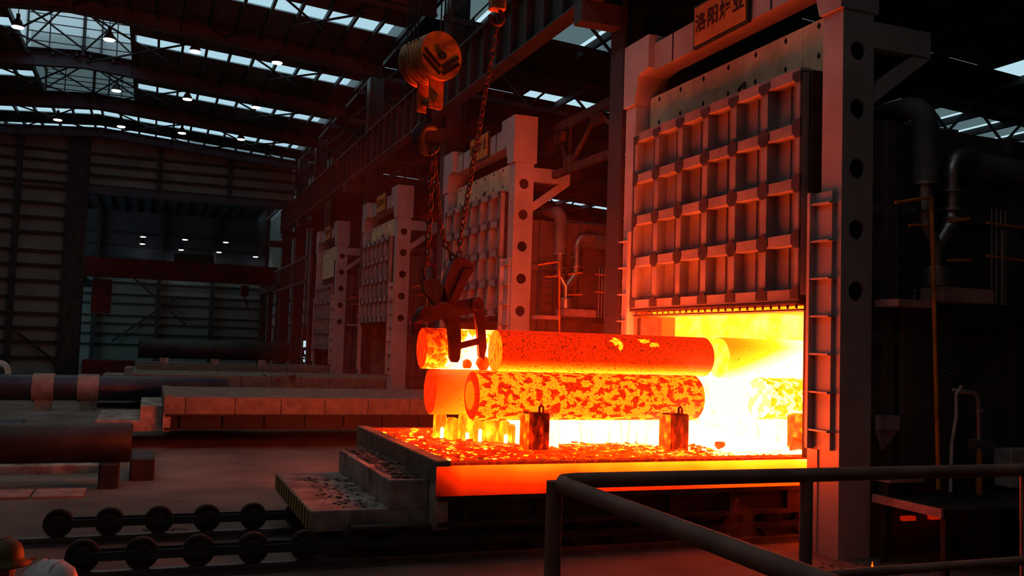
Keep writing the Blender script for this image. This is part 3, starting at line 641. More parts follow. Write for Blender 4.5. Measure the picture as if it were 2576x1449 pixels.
# piers under the billets
for i, x in enumerate((5.6, 7.8, 10.4)):
    s = thing('pier', (x, 13.6, 1.27), 'white hot refractory pier under the billets, '+['left', 'middle', 'right'][i], 'pier', 'piers under the billets')
    for k in range(4): B().cham(x-.2, x+.2, 12.75+.5*k, 13.22+.5*k, 1.262, 1.655, .02).obj('refractory_brick', 'hot_pier', s)
s = thing('long_pier', (6.7, 13.7, 1.27), 'long white hot refractory wall lying between the piers under the billets', 'pier')
for k in range(4): B().cham(5.85+.43*k, 6.26+.43*k, 13.4, 13.9, 1.262, 1.63, .015).obj('refractory_brick', 'hot_pier', s)
s = thing('brick_row', (5, 14.2, 1.27), 'row of yellow hot bricks under the left end of the billets', 'bricks')
for k in range(7):
    x = 4.32+.175*k; y = 14.3-.11*k; h = (1.66, 1.6, 1.67, 1.58, 1.64, 1.6, 1.55)[k]
    B().cham(x, x+.165, y-.12, y+.12, 1.262, h, .03).obj('refractory_brick', 'hot_brick', s)
    if k in (0, 2, 3, 5, 6): B().cham(x+.05, x+.1, y-.2, y-.125, 1.262, 1.46-.03*(k % 3), .02).obj('white_hot_sliver', 'hot_pier', s)
# billets
def billet(x0, x1, y, z, r, body, cap, label, dome=.02):
    t = thing('billet', (x0, y, z), label, 'billet', 'glowing round billets')
    n = 56
    B().lathe([(r-.012, 0), (r, .012), (r, x1-x0-.03), (r-.03, x1-x0)], (x0, y, z), n, 'x').obj('body', body, t)
    B().lathe([(0, -dome), (r*.5, -dome*.8), (r*.9, -dome*.25), (r-.012, 0)], (x0, y, z), n, 'x').obj('end_face', cap, t)
    B().lathe([(r-.03, 0), (0, .0)], (x1, y, z), n, 'x').obj('end_face', body, t)
    return t
billet(4.50, 8.33, 13.05, 2.03, .365, 'b_low', 'b_low_cap', 'lower front billet with yellow and red patches, behind the stakes', .05)
billet(4.21, 8.4, 14.27, 2.02, .37, 'b_far', 'b_far_cap', 'smooth orange lower back billet half hidden by the patchy one')
u1 = billet(4.98, 8.76, 13.42, 2.69, .333, 'b_up', 'b_up_cap', 'upper front billet, red scale skin with two yellow chips')
billet(4.0, 8.5, 14.1, 2.70, .322, 'b_upf', 'b_upf_cap', 'upper back billet with white hot middle, gripped by the tongs')
billet(9.06, 13.5, 13.45, 2.69, .345, 'b_in', 'b_in_cap', 'upper billet in the furnace mouth with a yellow round end', .03)
billet(9.6, 13.5, 13.05, 2.03, .35, 'b_in2', 'b_in2_cap', 'lower billet in the furnace mouth, mottled pale end')
billet(9.65, 13.5, 14.25, 2.03, .365, 'b_in3', 'b_in3', 'white hot billet deepest in the furnace mouth')
# chips where the scale has fallen off the upper billet
def chip(u0, a0, w, h, seed):
    rnd = random.Random(seed); b = B(); n = 14; R = .336; cx, cyy, cz = 4.98, 13.42, 2.69
    P = []
    for k in range(n):
        th = 2*math.pi*k/n; q = rnd.uniform(.45, 1.0)
        u = u0+w*q*math.cos(th); a = a0+h*q*math.sin(th)
        P.append((cx+u, cyy-R*math.cos(a), cz+R*math.sin(a)))
    c = (cx+u0, cyy-R*math.cos(a0)*1.008, cz+R*math.sin(a0)*1.008)
    b.add(P+[c], [(k, (k+1) % n, n) for k in range(n)]); b.obj('bare_patch', 'chip', u1)
chip(1.95, .72, .13, .3, 3); chip(2.02, .45, .06, .3, 5); chip(2.48, .78, .13, .22, 8); chip(2.64, .55, .12, .18, 11)
for i, (x, r) in enumerate(((4.93, .125), (4.66, .085))):
    b = B(); rr = random.Random(i+2)
    vs = [Vector((rr.gauss(0,1), rr.gauss(0,1), rr.gauss(0,1))).normalized()*r*rr.uniform(.8, 1.1) for _ in range(40)]
    import bmesh
    bm = bmesh.new(); [bm.verts.new(v+Vector((x, 13.80, 2.42+r*.6))) for v in vs]; bmesh.ops.convex_hull(bm, input=bm.verts)
    me = bpy.data.meshes.new('slag_lump'); bm.to_mesh(me); bm.free(); me.materials.append(MT['slag'])
    o = bpy.data.objects.new('slag_lump', me); COL.objects.link(o)
    tag(o, ['larger', 'smaller'][i]+' red slag lump lying between the billets behind the tongs', 'slag', 'slag lumps by the tongs')

# loose scale on the deck, debris on steps and floor
def flakes(name, n, area, z, s, mat, label, cat, seed, thick=.3):
    rnd = random.Random(seed); b = B()
    for _ in range(n):
        x, y = area(rnd); a = rnd.uniform(0, 6.28); q = rnd.uniform(*s); ti = rnd.uniform(-.35, .35); k = rnd.choice((3, 4, 5))
        c, d = math.cos(a), math.sin(a); e1 = Vector((c, d, ti)); e2 = Vector((-d, c, rnd.uniform(-.3, .3)))
        P = []
        for j in range(k):
            th = 2*math.pi*j/k+rnd.uniform(-.3, .3); P.append(Vector((x, y, z+q*.3))+e1*q*math.cos(th)+e2*q*.7*math.sin(th))
        b.prism(P, (0, 0, -q*thick))
    return tag(b.obj(name, mat), label, cat, kind='stuff')
decka = lambda r: (3.65+r.random()**1.4*4.6, r.uniform(11.55, 13.1) if r.random() < .6 else r.uniform(11.6, 15.8))
flakes('mill_scale', 520, decka, 1.263, (.015, .06), 'scale_hot', 'bright yellow hot scale flakes strewn over the deck', 'mill scale', 3)
flakes('mill_scale.001', 900, decka, 1.263, (.02, .085), 'scale_red', 'dark red cooling scale flakes strewn over the deck', 'mill scale', 4)
flakes('mill_scale.002', 260, lambda r: (5.35+r.gauss(0, .28), 12.15+r.gauss(0, .22)), 1.27, (.03, .075), 'scale_red', 'heap of red scale lumps around the left stake', 'mill scale', 5, .8)
flakes('mill_scale.003', 420, lambda r: (r.uniform(3.5, 9), 11.48+r.gauss(0, .06)), 1.272, (.012, .04), 'scale_red', 'fine scale along the near rim of the deck', 'mill scale', 6)
flakes('ash_debris', 420, lambda r: (r.uniform(3.05, 3.42), 11.7+3.1*r.random()), 1.03, (.015, .07), 'ash', 'grey scale chips lying on the upper step of the hot car', 'debris', 7)
flakes('ash_debris.001', 130, lambda r: (r.uniform(2.2, 2.92), 11.75+2.6*r.random()), .676, (.01, .05), 'ash', 'sparse chips on the lower step of the hot car', 'debris', 8)
flakes('ash_debris.002', 700, lambda r: (r.gauss(5.0, .8), r.gauss(7.4, .35)), .0, (.01, .04), 'ash', 'rubble patch on the floor behind the handrail', 'debris', 9)
flakes('ash_debris.003', 420, lambda r: (r.uniform(-3.2, -.8), r.gauss(21.6, .5)), .25, (.03, .16), 'band', 'pale broken lining heaped between the two dark rolls', 'debris', 10)
flakes('ash_debris.004', 200, lambda r: (r.gauss(9.0, .5), r.gauss(9.5, .3)), .0, (.02, .05), 'ash', 'rubble at the foot of the near furnace post', 'debris', 12)
flakes('ash_debris.005', 46, lambda r: (5.0+r.gauss(0, .35), 36.9+r.gauss(0, .25)), 1.27, (.08, .22), 'ash', 'torn lining scraps on the deck of the third car', 'debris', 13)
flakes('ash_debris.006', 30, lambda r: (.45+r.gauss(0, .14), 14.1+r.gauss(0, .1)), 0., (.03, .07), 'ash', 'few scraps on the floor by the far rail', 'debris', 14)
for i, (x, y, s) in enumerate(((9.6, 12.0, .16), (8.35, 12.3, .1))):
    rr = random.Random(i+20); bm = bmesh.new()
    for _ in range(24): bm.verts.new((x+rr.uniform(-s, s), y+rr.uniform(-s, s)*.6, 1.27+rr.uniform(0, s*1.4)))
    bmesh.ops.convex_hull(bm, input=bm.verts); me = bpy.data.meshes.new('brick_chunk'); bm.to_mesh(me); bm.free(); me.materials.append(MT['slag'])
    o = bpy.data.objects.new('brick_chunk', me); COL.objects.link(o); tag(o, ['orange broken brick chunk by the rightmost stake', 'small orange brick chunk right of the middle stake'][i], 'brick', 'broken brick chunks')

# ================================================================ HOOK BLOCK, CHAINS, TONGS
hb_ = thing('hook_block', (3.78, 13.3, 5.7), 'yellow crane hook block with black chevrons hanging above the billets', 'hook block')
n_ = Vector((.296, -.95, 0)).normalized(); sd = Vector((.95, .296, 0)); fc = Vector((3.83, 13.02, 7.06)); UP = Vector((0, 0, 1))
R_ = .365
for k in range(5):
    p = fc-n_*(.16+.1*k); B().cyl(p, p-n_*.075, R_ if k % 2 == 0 else R_-.0, n=40).obj('sheave_guard', 'yellow', hb_)
B().cyl(fc-n_*.1, fc-n_*.62, R_-.05, n=32).obj('sheave', 'black', hb_)
fp = B().cyl(fc, fc-n_*.15, R_, n=40).obj('cover', 'yellow', hb_)
for s in (-1, 1):
    for o0 in (.0, .1):
        a = fc+n_*.004+UP*(-.18-o0)+sd*s*.02; b = a+sd*s*.28+UP*.22
        a, b = (a, b) if o0 == 0 else (a+sd*s*.0, b+sd*s*.02)
        B().bar(a, b, .012, .055, n_.cross((b-a)).normalized()).obj('chevron', 'black', fp)
B().cyl(fc+UP*-.01, fc+n_*.05+UP*-.01, .06, n=16).obj('axle_cap', 'dark', fp)
for k in range(4):
    for s in (-.3, .3):
        p = fc-n_*(.2+.1*k)+sd*s; B().tube([p, (p.x, p.y, 11.4)], .012, 6).obj('wire_rope', 'dark', hb_)
yc = fc-n_*.2
def plate(c, w, h, th, name, mat):
    q = [c-sd*w/2-UP*h/2, c+sd*(w/2-.03)-UP*h/2, c+sd*w/2-UP*(h/2-.03), c+sd*w/2+UP*h/2, c-sd*w/2+UP*h/2]
    return B().prism(q, -n_*th).obj(name, mat, hb_)
pf = plate(fc-n_*.1+UP*-.56, .25, .46, .03, 'side_plate', 'yellow'); plate(fc-n_*.42+UP*-.56, .25, .46, .03, 'side_plate', 'yellow')
B().cyl(fc-n_*.06+UP*-.65, fc-n_*.5+UP*-.65, .075, n=18).obj('trunnion', 'yellow', hb_)
B().cyl(fc-n_*.02+UP*-.65, fc-n_*.08+UP*-.65, .05, n=14).obj('trunnion_cap', 'yellow', hb_)
hc = fc-n_*.26+UP*-1.22
pts = [hc+UP*.5, hc+UP*.3]
for k in range(15):
    a = math.radians(110-k*19); pts.append(hc+sd*(.2*math.cos(a))*-1+UP*(.2*math.sin(a)))
B().tube(pts, [.055, .06]+[.07, .075, .08, .085, .09, .095, .095, .09, .085, .08, .07, .06, .05, .04, .03], 12).obj('hook', 'dark', hb_)
# second small yellow block at the top edge
h2 = thing('small_hook_block', (4.78, 13.3, 7.75), 'small yellow hook at the top edge above the long chain', 'hook block')
B().cham(4.66, 4.9, 13.2, 13.4, 8.0, 8.55, .03).obj('body', 'yellow', h2)
B().tube([(4.84, 13.3, 8.02)]+[(4.78+.11*math.cos(math.radians(60-k*28)), 13.3, 7.88+.12*math.sin(math.radians(60-k*28))) for k in range(10)], .035, 8).obj('hook', 'tong', h2)
B().tube([(4.78, 13.3, 8.55), (4.78, 13.3, 11.4)], .012, 6).obj('wire_rope', 'dark', h2)
tr = thing('crane_trolley', (4.2, 13.4, 11.4), 'dark overhead crane bridge carrying the hook blocks, above the picture', 'crane')
B().box(-15, 8.2, 12.4, 12.9, 11.75, 13.0).obj('bridge_beam', 'girder', tr); B().box(-15, 8.2, 13.9, 14.4, 11.75, 13.0).obj('bridge_beam', 'girder', tr); B().box(3, 5.6, 12.5, 14.3, 11.38, 11.8).obj('trolley', 'girder', tr)
def torus(rx, rz_, r, n=14, m=6):
    b = B(); v = []
    for k in range(n):
        a = 2*math.pi*k/n; c = Vector((rx*math.cos(a), 0, rz_*math.sin(a))); d = Vector((math.cos(a), 0, math.sin(a)))
        for j in range(m):
            q = 2*math.pi*j/m; v.append(c+d*r*math.cos(q)+Vector((0, r*math.sin(q), 0)))
    return b.add(v, [(k*m+j, k*m+(j+1)%m, ((k+1)%n)*m+(j+1)%m, ((k+1)%n)*m+j) for k in range(n) for j in range(m)], True)
lm = mk(torus(.033, .06, .014), 'chain_link', 'tong')
def chain(path, label, sc=1.):
    t = thing('chain', path[0], label, 'chain', 'chains of the tongs'); acc = 0; i = 0
    P = [Vector(p) for p in path]; seg = [(P[k+1]-P[k]).length for k in range(len(P)-1)]; tot = sum(seg); st = .094*sc; s = 0
    while s < tot:
        u = s; k = 0
        while k < len(seg)-1 and u > seg[k]: u -= seg[k]; k += 1
        d = (P[k+1]-P[k]).normalized(); p = P[k]+d*u
        q = d.to_track_quat('Z', 'Y') @ Matrix.Rotation((i % 2)*math.pi/2+.5, 3, 'Z').to_quaternion()
        o = inst('chain_link', lm, p, t, q.to_euler(), (sc, sc, sc)); s += st; i += 1
TY = 13.6
chain([(4.78, 13.3, 7.74), (4.74, 13.4, 7.2), (4.52, 13.5, 5.4), (4.42, TY, 4.5), (4.40, TY, 4.1)], 'long chain from the small hook at the top down to the tongs', 1.1)
chain([(3.80, 13.2, 5.55), (3.82, 13.3, 4.9), (3.86, 13.5, 4.0)], 'chain from the big hook down to the left ring of the tongs', 1.25)
chain([(4.05, 13.5, 4.6), (4.15, TY, 4.35), (4.34, TY, 4.05)], 'short slack chain left of the tong head', 1.2)
chain([(3.84, 13.2, 5.5), (3.98, 13.4, 4.95), (4.05, 13.5, 4.6)], 'thin chain from the big hook toward the tong head', .8)
tg = thing('tongs', (4.3, 13.7, 2.6), 'red lit steel billet tongs gripping the upper back billet', 'tongs')
def tp(pts, y, d, name, mat='tong'): return B().prism([(x, y, z) for x, z in pts], (0, d, 0)).obj(name, mat, tg)
# points below in metres on the plane y = 13.6
tp([(4.30, 4.10), (4.46, 4.12), (4.60, 4.02), (4.62, 3.92), (4.28, 3.42), (4.10, 3.42), (4.18, 3.8)], 13.50, .2, 'head')
B().prism([(4.60, 13.48, 3.94), (4.45, 13.48, 3.94), (4.24, 13.48, 3.44), (4.34, 13.48, 3.38)], (0, .03, 0)).obj('head_flange', 'tong', tg)
b = B(); b.bar((3.84, 13.6, 3.2), (4.76, 13.6, 3.41), .2, .23); b.obj('cross_beam', 'tong', tg)
B().cyl((4.68, 13.42, 3.40), (4.68, 13.8, 3.40), .10, n=18).obj('pivot', 'tong', tg); B().cyl((3.9, 13.45, 3.22), (3.9, 13.75, 3.22), .13, n=18).obj('pivot', 'tong', tg)
tp([(4.20, 3.36), (4.42, 3.36), (4.46, 2.8), (4.45, 2.56), (4.42, 2.50), (4.33, 2.50), (4.29, 2.57), (4.27, 2.8)], 13.52, .1, 'gripping_leg')
tp([(4.62, 3.44), (4.80, 3.44), (4.88, 2.75), (4.84, 2.55), (4.76, 2.6), (4.72, 3.0)], 13.52, .1, 'gripping_leg')
B().bar((4.36, 13.57, 2.73), (4.84, 13.57, 2.86), .09, .095).obj('grip_bar', 'tong', tg)
tp([(4.42, 3.3), (4.56, 3.3), (4.6, 2.95), (4.5, 2.95)], 14.35, .1, 'gripping_leg'); tp([(3.92, 3.2), (4.04, 3.2), (4.06, 2.9), (3.94, 2.9)], 14.35, .1, 'gripping_leg')
b = B(); b.bar((4.5, 13.6, 3.33), (4.5, 14.4, 3.25), .12, .12); b.bar((3.95, 13.6, 3.2), (3.95, 14.4, 3.15), .12, .12); b.obj('yoke', 'tong', tg)
tp([(3.80, 3.72), (3.98, 3.78), (4.16, 3.62), (4.22, 3.44), (4.02, 3.36), (3.84, 3.56)], 13.5, .12, 'lever', 'rust')
B().tube([(3.84, 13.56, 3.68), (3.83, 13.56, 3.92), (3.9, 13.56, 4.0), (4.0, 13.56, 3.97), (4.03, 13.56, 3.75)], .03, 8).obj('shackle', 'tong', tg)

# ================================================================ LEFT: ROLLS, SLABS
r1 = thing('roll', (-2, 18.3, .8), 'big dark brown roll lying nearest at left on blocks', 'roll')
def roll(t, x0, x1, y, z, r, mat, neck=0):
    B().lathe([(0, 0), (r-.03, 0), (r, .03), (r, x1-x0-.03), (r-.03, x1-x0), (.0, x1-x0)], (x0, y, z), 36, 'x').obj('barrel', mat, t)
    if neck: B().lathe([(0, 0), (neck, 0), (neck, .3), (0, .3)], (x1, y, z), 24, 'x').obj('neck', mat, t)
roll(r1, -7, -.2, 18.6, .77, .36, 'cold')
for i, (x, y, h, w) in enumerate(((-.55, 18.3, .45, .17), (.0, 19.9, .42, .22))):
    t = B().cham(x-w, x+w, y-.2 if i == 0 else y-.9, y+.25 if i == 0 else y+.4, 0, h, .03).obj('support_block', 'dark')
    tag(t, ['dark support block under the right end of the brown roll', 'dark longer block behind the right end of the brown roll'][i], 'block', 'blocks under the brown roll')
t = B().cham(-5.5, -5.1, 18.1, 19.1, 0, .41, .02).obj('support_block', 'dark'); tag(t, 'block under the left end of the brown roll, past the picture edge', 'block', 'blocks under the brown roll')
t = B().cham(-7, -.75, 20.2, 21.2, 0, .16, .02).obj('pale_beam', 'conc'); tag(t, 'long pale concrete beam on the floor behind the brown roll', 'beam')
for i, (x0, x1) in enumerate(((-4.4, -1.72), (-1.68, -.9))):
    t = B().cham(x0, x1, 17.2, 18.0, 0, .05, .01).obj('floor_slab', 'pink'); tag(t, ['long thin pinkish slab on the floor before the brown roll', 'short thin pinkish slab on the floor, nearer the car'][i], 'slab', 'thin floor slabs')
r2 = thing('banded_roll', (-2, 29.6, 1.14), 'long blue black roll wearing two cream wraps', 'roll')
roll(r2, -9, 2.3, 29.6, 1.14, .365, 'blue')
for x in (-2.74, -1.57):
    b = B(); n = 22
    for k in range(n):
        a0, a1 = math.radians(-75+230*k/n), math.radians(-75+230*(k+1)/n); 
        P = []
        for a, rr in ((a0, .375), (a1, .375), (a1, .41), (a0, .41)): P.append((x-.28, 29.6-rr*math.cos(a), 1.14+rr*math.sin(a)))
        b.prism(P, (.56, 0, 0))
    b.box(x-.2, x+.25, 29.38, 29.46, .5, .8); b.obj('refractory_wrap', 'band', r2)
for i, x in enumerate((-6.0, 1.2)):
    t = B().cham(x-.25, x+.25, 29.2, 30.0, 0, .775, .03).obj('support_block', 'conc'); tag(t, ['block under the left end of the banded roll', 'block under the right end of the banded roll'][i], 'block', 'blocks under the banded roll')
for i, (x0, x1, y, h) in enumerate(((-3.2, -.9, 24.2, .45), (-1.0, -.35, 22.6, .42), (-6, -2.6, 23.4, .7))):
    t = B().cham(x0, x1, y, y+1.0, 0, h, .03).obj('concrete_slab', ['conc', 'pink', 'blue'][i]); tag(t, ['pale slab on the floor below the banded roll', 'ribbed pinkish slab beside the second car end', 'dark block at the left edge below the banded roll'][i], 'slab', 'slabs around the banded roll')
t = B(); 
for k in range(8): t.box(-.98+.08*k, -.94+.08*k, 22.65, 23.5, .42, .44)
tag(t.obj('corrugated_sheet', 'hose'), 'ribbed pale sheet lying on the pinkish slab', 'sheet')
r3 = thing('long_cylinder', (-.5, 50.6, 2.0), 'long dark ribbed cylinder resting on the distant car', 'cylinder'); 
roll(r3, -.5, 7.0, 50.6, 2.02, .5, 'cold')
for i, x in enumerate((.75, 3.2, 5.6)):
    t = B().cham(x-.22, x+.22, 50.2, 51.0, 1.27, 1.56, .02).obj('support_block', 'conc'); tag(t, 'pale saddle block under the long dark cylinder, '+['left', 'middle', 'right'][i], 'block', 'saddles under the long cylinder')
t = B().cham(-3.6, -.75, 59.5, 61, 0, 1.12, .03).obj('red_box', 'red'); tag(t, 'low dark red metal box far behind the rolls', 'box')
w_ = thing('hose_reel', (-7.2, 47, 1.0), 'yellow machine with a big dark wheel at far left', 'machine')
B().cham(-9.6, -7.7, 46.5, 48, .4, 1.7, .1).obj('body', 'machine', w_); 
B().lathe([(.35, -.08), (.62, -.08), (.62, .08), (.35, .08), (.35, -.08)], (-7.4, 46.4, .8), 28, 'y').obj('wheel', 'black', w_)
B().lathe([(0, -.05), (.34, -.06), (.34, .06), (0, .05)], (-7.4, 46.4, .8), 20, 'y').obj('wheel_hub', 'machine', w_)
B().lathe([(.3, -.05), (.55, -.05), (.55, .05), (.3, .05), (.3, -.05)], (-6.2, 46.6, .85), 24, 'y').obj('coil', 'hose', w_)
B().cham(-9.4, -8.2, 46.3, 48.2, 0, .45, .05).obj('skid', 'black', w_)
# far hall crane
fc_ = thing('far_crane', (3, 76, 7.5), 'dark red bridge crane crossing the dim hall beyond', 'crane')
B().box(-5, 9.5, 77.6, 78.2, 7.0, 8.5).obj('bridge_beam', 'red', fc_); B().box(-5, 9.5, 79.6, 80.2, 7.2, 8.5).obj('bridge_beam', 'red', fc_); B().box(1.5, 4.5, 77.7, 80, 8.5, 9.2).obj('trolley', 'rust', fc_)
B().box(-4.3, -2.9, 77.5, 77.6, 4.2, 6.8).obj('cab', 'red', fc_)
for q, x in enumerate((-5.6, 9.2)):
    ry = thing('far_runway', (x, 77, 0), ['left', 'right'][q]+' runway beam on posts carrying the red far crane', 'girder', 'runways of the far crane')
    B().box(x-.3, x+.8 if q == 0 else x+.5, 73, 86, 6.5, 7.0).obj('runway_beam', 'girder', ry)
    for y in (73.5, 78.9, 85): B().box(x-.2, x+.2, y-.2, y+.2, 0, 6.5).obj('post', 'girder', ry)
fh = thing('far_hook', (7.0, 77.8, 5), 'small red hook hanging from the far crane', 'hook'); B().cham(6.7, 7.3, 77.6, 78, 6.0, 6.9, .05).obj('block', 'red', fh)
B().tube([(7.0, 77.8, 6.0), (7.0, 77.8, 5.6)]+[(7.0+.3*math.cos(math.radians(90-k*27)), 77.8, 5.3+.3*math.sin(math.radians(90-k*27))) for k in range(9)], .08, 8).obj('hook', 'red', fh)

# ================================================================ RIGHT: PLATFORM, PANEL, HANDRAIL
pt = thing('side_platform', (9.4, 8.95, 0), 'low steel platform beside the near furnace, edge coloured pinkish as if lit', 'platform')
B().box(9.4, 13.5, 8.95, 10.15, .86, .9).obj('top_plate', 'dark', pt); B().box(9.36, 9.4, 8.95, 10.15, .80, .91).obj('edge_strip', 'pink', pt)  # edge strip coloured pink to paint in the light on it
for x, y in ((9.5, 9.02), (11.0, 9.02), (12.6, 9.02), (9.5, 10.05)): B().box(x-.04, x+.04, y-.04, y+.04, 0, .86).obj('leg', 'dark', pt)
s2 = thing('step_shelf', (9.6, 10.0, 1.2), 'small pinkish step above the low platform by the furnace post', 'step'); B().box(9.48, 10.1, 9.95, 10.25, 1.08, 1.12).obj('tread', 'pink', s2); B().box(9.5, 9.56, 10.0, 10.2, .9, 1.08).obj('support', 'dark', s2); B().box(9.9, 9.96, 10.0, 10.2, .9, 1.08).obj('support', 'dark', s2)
dr = B().lathe([(0, 0), (.27, 0), (.3, .04), (.3, .35), (.28, .38), (.3, .41), (.3, .75), (.27, .79), (0, .79)], (10.9, 9.6, 0), 24).obj('drum', 'black'); tag(dr, 'dark drum standing under the low platform', 'drum')
gs = thing('red_glow_strips', (10.2, 10.2, .5), 'added red glowing strips for the light low on the furnace side behind the drum', 'glow strip')
for x0, x1 in ((10.0, 10.22), (10.5, 10.78), (11.4, 11.55)): B().box(x0, x1, 10.22, 10.29, .5, .56).obj('glow_strip', hot('strip_glow_%d' % int(x0*10), .2), gs)  # added glowing strips stand in for red light under the platform
wb_ = thing('white_bracket', (9.7, 9.9, 1.7), 'pale angle bracket bolted beside the near furnace post', 'bracket')
B().box(9.52, 9.86, 10.16, 10.27, 1.78, 1.98).obj('plate', 'lgrey', wb_); B().prism([(9.52, 10.2, 1.77), (9.88, 10.2, 1.77), (9.6, 10.2, 1.5)], (0, .06, 0)).obj('gusset', 'lgrey', wb_)
hp = thing('valve_pipe', (11.0, 9.85, 1.3), 'grey pipe with a valve and orange foot beside the furnace', 'pipe')
B().tube([(10.7, 10.05, 2.35), (10.9, 9.85, 2.33), (10.98, 9.85, 2.25), (11.0, 9.85, 1.5)], .045, 10).obj('upright', 'galv', hp); B().tube([(11.0, 9.85, 1.5), (11.0, 9.85, .9)], .045, 10).obj('foot', 'orange', hp)
B().tube([(10.85, 9.85, 1.62), (11.25, 9.85, 1.6)], .07, 12).obj('valve', 'galv', hp); B().cyl((11.0, 9.85, 2.05), (11.0, 9.85, 2.1), .08).obj('flange', 'galv', hp)
hs = thing('hose', (10.6, 9.9, 1.2), 'pale hose curving down from a coil beside the pipe', 'hose')
B().tube([(10.72, 9.9, 2.42), (10.62, 9.9, 2.3), (10.6, 9.88, 2.0), (10.5, 9.86, 1.6), (10.48, 9.86, .95)], .025, 8).obj('hose_line', 'hose', hs)
b = B()
for r in (.2, .27, .33): b.tube([(10.72+r*math.cos(math.radians(k*15+70)), 10.05, 2.4+r*math.sin(math.radians(k*15+70))) for k in range(15)], .012, 6)
b.obj('hose_coil', 'duct', hs)
bx = thing('control_box', (11.9, 9.9, 1.3), 'grey control box with red and green lamps', 'control box')
B().cham(11.5, 12.05, 9.75, 10.05, 1.0, 1.53, .015).obj('case', 'hose', bx); B().cyl((11.82, 9.752, 1.2), (11.82, 9.73, 1.2), .03, n=12).obj('red_lamp', 'red_led', bx); B().cyl((11.89, 9.752, 1.2), (11.89, 9.73, 1.2), .02, n=12).obj('green_lamp', 'green_led', bx)
B().box(11.75, 11.85, 9.85, 9.95, .9, 1.0).obj('stand', 'dark', bx)
B().box(11.86, 11.96, 9.745, 9.75, 1.38, 1.4).obj('nameplate', 'dark', bx)
b2 = thing('control_box.001', (12.6, 9.9, 1.3), 'second grey box at the right picture edge', 'control box'); B().cham(12.28, 12.8, 9.75, 10.05, 1.0, 1.53, .015).obj('case', 'hose', b2); B().box(12.5, 12.6, 9.85, 9.95, .9, 1.0).obj('stand', 'dark', b2)

hr_ = thing('handrail', (1.57, 3.48, 1.2), 'brown pipe handrail around the raised viewing platform in front', 'handrail')
B().tube([(1.53, 1.2, 2.25), (1.56, 3.3, 2.25), (1.57, 3.40, 2.25), (1.60, 3.46, 2.25), (1.67, 3.48, 2.25), (6.5, 3.48, 2.24)], .032, 14).obj('top_rail', 'railp', hr_)
for i, x in enumerate((1.57, 2.83, 4.21, 5.6)): B().tube([(x, 3.48, 1.15), (x, 3.48, 2.25)], .03 if i else .034, 12).obj('post', 'railp', hr_)
B().tube([(2.83, 3.48, 1.79), (6.5, 3.48, 1.79)], .022, 10).obj('middle_rail', 'railp', hr_); B().tube([(1.54, 1.2, 1.15), (1.54, 1.2, 2.25)], .03, 12).obj('post', 'railp', hr_)
pl = thing('viewing_platform', (3, 1, 1.1), 'raised steel viewing platform the handrail stands on', 'platform')
B().box(-1.2, 6.6, -2.5, 1.3, 1.08, 1.15).obj('deck_plate', 'dark', pl); B().box(1.3, 6.6, 1.3, 3.6, 1.08, 1.15).obj('deck_plate', 'dark', pl)
for x, y in ((1.5, 3.4), (6.4, 3.4), (6.4, -2), (-1, -2), (-1, 1)): B().box(x-.06, x+.06, y-.06, y+.06, 0, 1.08).obj('leg', 'dark', pl)

# red tinted volume: lens glare drawn as haze, with thin smoke over the hot car
def smoke(name, dens, x0, x1, y0, y1, z0, z1, label):
    m = bpy.data.materials.new(name); m.use_nodes = True; t = m.node_tree; t.nodes.remove(t.nodes['Principled BSDF'])
    v = t.nodes.new('ShaderNodeVolumeScatter'); v.inputs['Color'].default_value = (1, .32, .18, 1); v.inputs['Density'].default_value = dens
    t.links.new(v.outputs[0], t.nodes['Material Output'].inputs['Volume'])
    tag(B().box(x0, x1, y0, y1, z0, z1).obj(name, m), label, 'smoke', kind='stuff')
smoke('glare_smoke_haze', .0032, 2.2, 8.6, 11.4, 23, 0.02, 7.0, 'red tinted haze for lens glare and thin smoke around the glowing billets')
wm = bpy.data.materials.new('wisp'); wm.use_nodes = True; t_ = wm.node_tree; t_.nodes.remove(t_.nodes['Principled BSDF'])
v_ = t_.nodes.new('ShaderNodeVolumeScatter'); v_.inputs['Color'].default_value = (1, .5, .3, 1)
n_1 = t_.nodes.new('ShaderNodeTexNoise'); n_1.inputs['Scale'].default_value = 5; g_1 = t_.nodes.new('ShaderNodeMapRange')
for k, q in enumerate((.45, .75, 0, .5)): g_1.inputs[k+1].default_value = q
t_.links.new(n_1.outputs['Fac'], g_1.inputs[0]); t_.links.new(g_1.outputs[0], v_.inputs['Density']); t_.links.new(v_.outputs[0], t_.nodes['Material Output'].inputs['Volume'])
tag(B().lathe([(0, 0), (.2, .05), (.28, .3), (.22, .6), (.08, .85), (0, .9)], (7.3, 10.3, .02), 16).obj('smoke_wisp', wm), 'faint wisp of smoke rising beside the car under the handrail', 'smoke', kind='stuff')
# small flame at the bottom edge
fm = thing('flame', (7.3, 7.9, 0), 'small orange flame at the bottom edge near the furnace post', 'flame')
MT['flame'] = hot('flame_glow', .72, ('z', .2, .6, .1, -.1))
for k, (dx, h, r) in enumerate(((0, .62, .05), (-.07, .5, .035), (.07, .54, .04))): B().lathe([(0, 0), (r, .12), (r*1.1, .25), (r*.5, h*.8), (0, h)], (7.3+dx, 7.9, 0), 8).obj('flame_tongue', 'flame', fm)

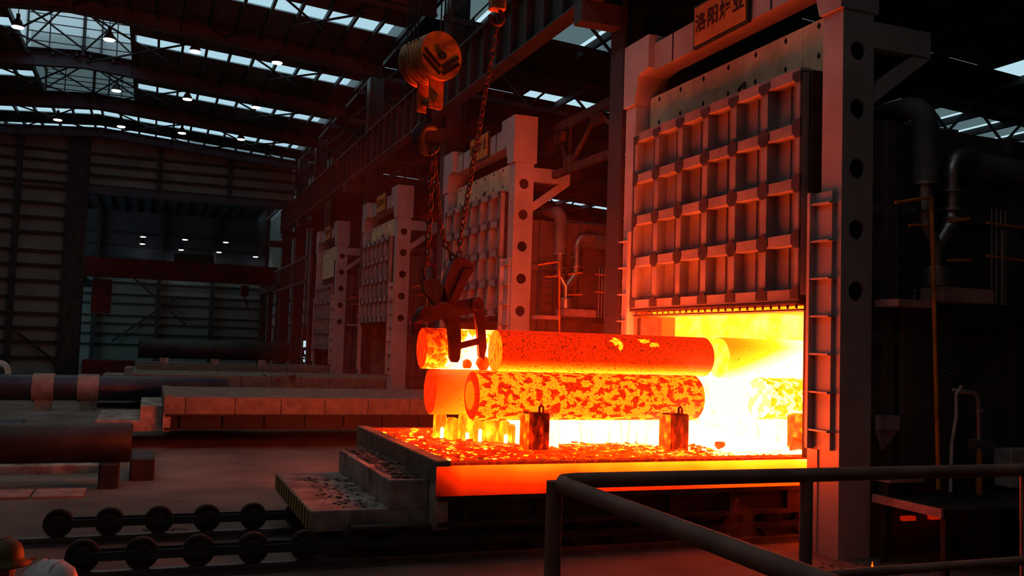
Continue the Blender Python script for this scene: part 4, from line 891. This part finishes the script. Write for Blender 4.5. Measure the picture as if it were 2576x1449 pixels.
# ================================================================ WORKERS (tops of their helmets in view)
def person(x, y, ztop, helmet, label, facing):
    t = thing('person', (x, y, 0), label, 'person')
    s = ztop/1.78
    V = [(0,0,.95),(0,0,1.15),(0,.0,1.38),(0,.0,1.5),(0,.02,1.56),(.17,0,1.42),(-.17,0,1.42),(.24,.02,1.14),(-.24,.02,1.14),(.22,.14,.92),(-.22,.14,.92),(.1,0,.9),(-.1,0,.9),(.11,.02,.5),(-.11,.02,.5),(.11,0,.09),(-.11,0,.09),(.12,.18,.05),(-.12,.18,.05)]
    E = [(0,1),(1,2),(2,3),(3,4),(2,5),(2,6),(5,7),(6,8),(7,9),(8,10),(0,11),(0,12),(11,13),(12,14),(13,15),(14,16),(15,17),(16,18)]
    Rr = [.16,.16,.18,.07,.06,.09,.09,.06,.06,.04,.04,.1,.1,.075,.075,.05,.05,.045,.045]
    me = bpy.data.meshes.new('body'); me.from_pydata([tuple(c*s for c in v) for v in V], E, [])
    o = bpy.data.objects.new('body', me); COL.objects.link(o)
    md = o.modifiers.new('skin', 'SKIN')
    for k, q in enumerate(me.skin_vertices[0].data): q.radius = (Rr[k]*s, Rr[k]*s*.8); q.use_root = (k == 0)
    sb = o.modifiers.new('sub', 'SUBSURF'); sb.levels = 1; sb.render_levels = 1
    dg = bpy.context.evaluated_depsgraph_get(); m2 = bpy.data.meshes.new_from_object(o.evaluated_get(dg)); bpy.data.objects.remove(o)
    m2.materials.append(MT['jacket']); o = bpy.data.objects.new('body', m2); COL.objects.link(o); o.parent = t
    for p in m2.polygons: p.use_smooth = True
    LOC['tmp'] = Vector()
    def add(b, name, mat): 
        q = b.obj(name, mat); q.parent = t; return q
    z = ztop-.13
    hd = B().lathe([(0, -.15), (.045, -.14), (.07, -.1), (.078, -.02), (.078, .04), (.06, .1), (0, .12)], (0, .02, z-.03), 16); hd.box(-.012, .012, .09, .115, z-.09, z-.04)
    for q in (-1, 1): hd.box(q*.075-.008, q*.075+.008, 0, .03, z-.09, z-.03)
    hd_ = add(hd, 'head', 'skin')
    h = B().lathe([(.155, -.02), (.16, -.012), (.125, 0), (.122, .04), (.105, .085), (.06, .12), (0, .13)], (0, .01, z), 24); h.bar((0, .12, z-.01), (0, .2, z-.02), .16, .012)
    for q in (-.04, 0, .04): h.tube([(q, -.1, z+.06), (q, -.05, z+.115), (q, .03, z+.125), (q, .1, z+.075)], .008, 6)
    add(h, 'helmet', helmet); t.rotation_euler.z = facing
person(-.37, 4.72, 1.755, 'white', 'worker in a white hard hat at the bottom left corner, facing the billets', -.5)
person(-.69, 5.6, 1.70, 'hathi', 'worker in a dull yellow hard hat at the left picture edge', -.6)
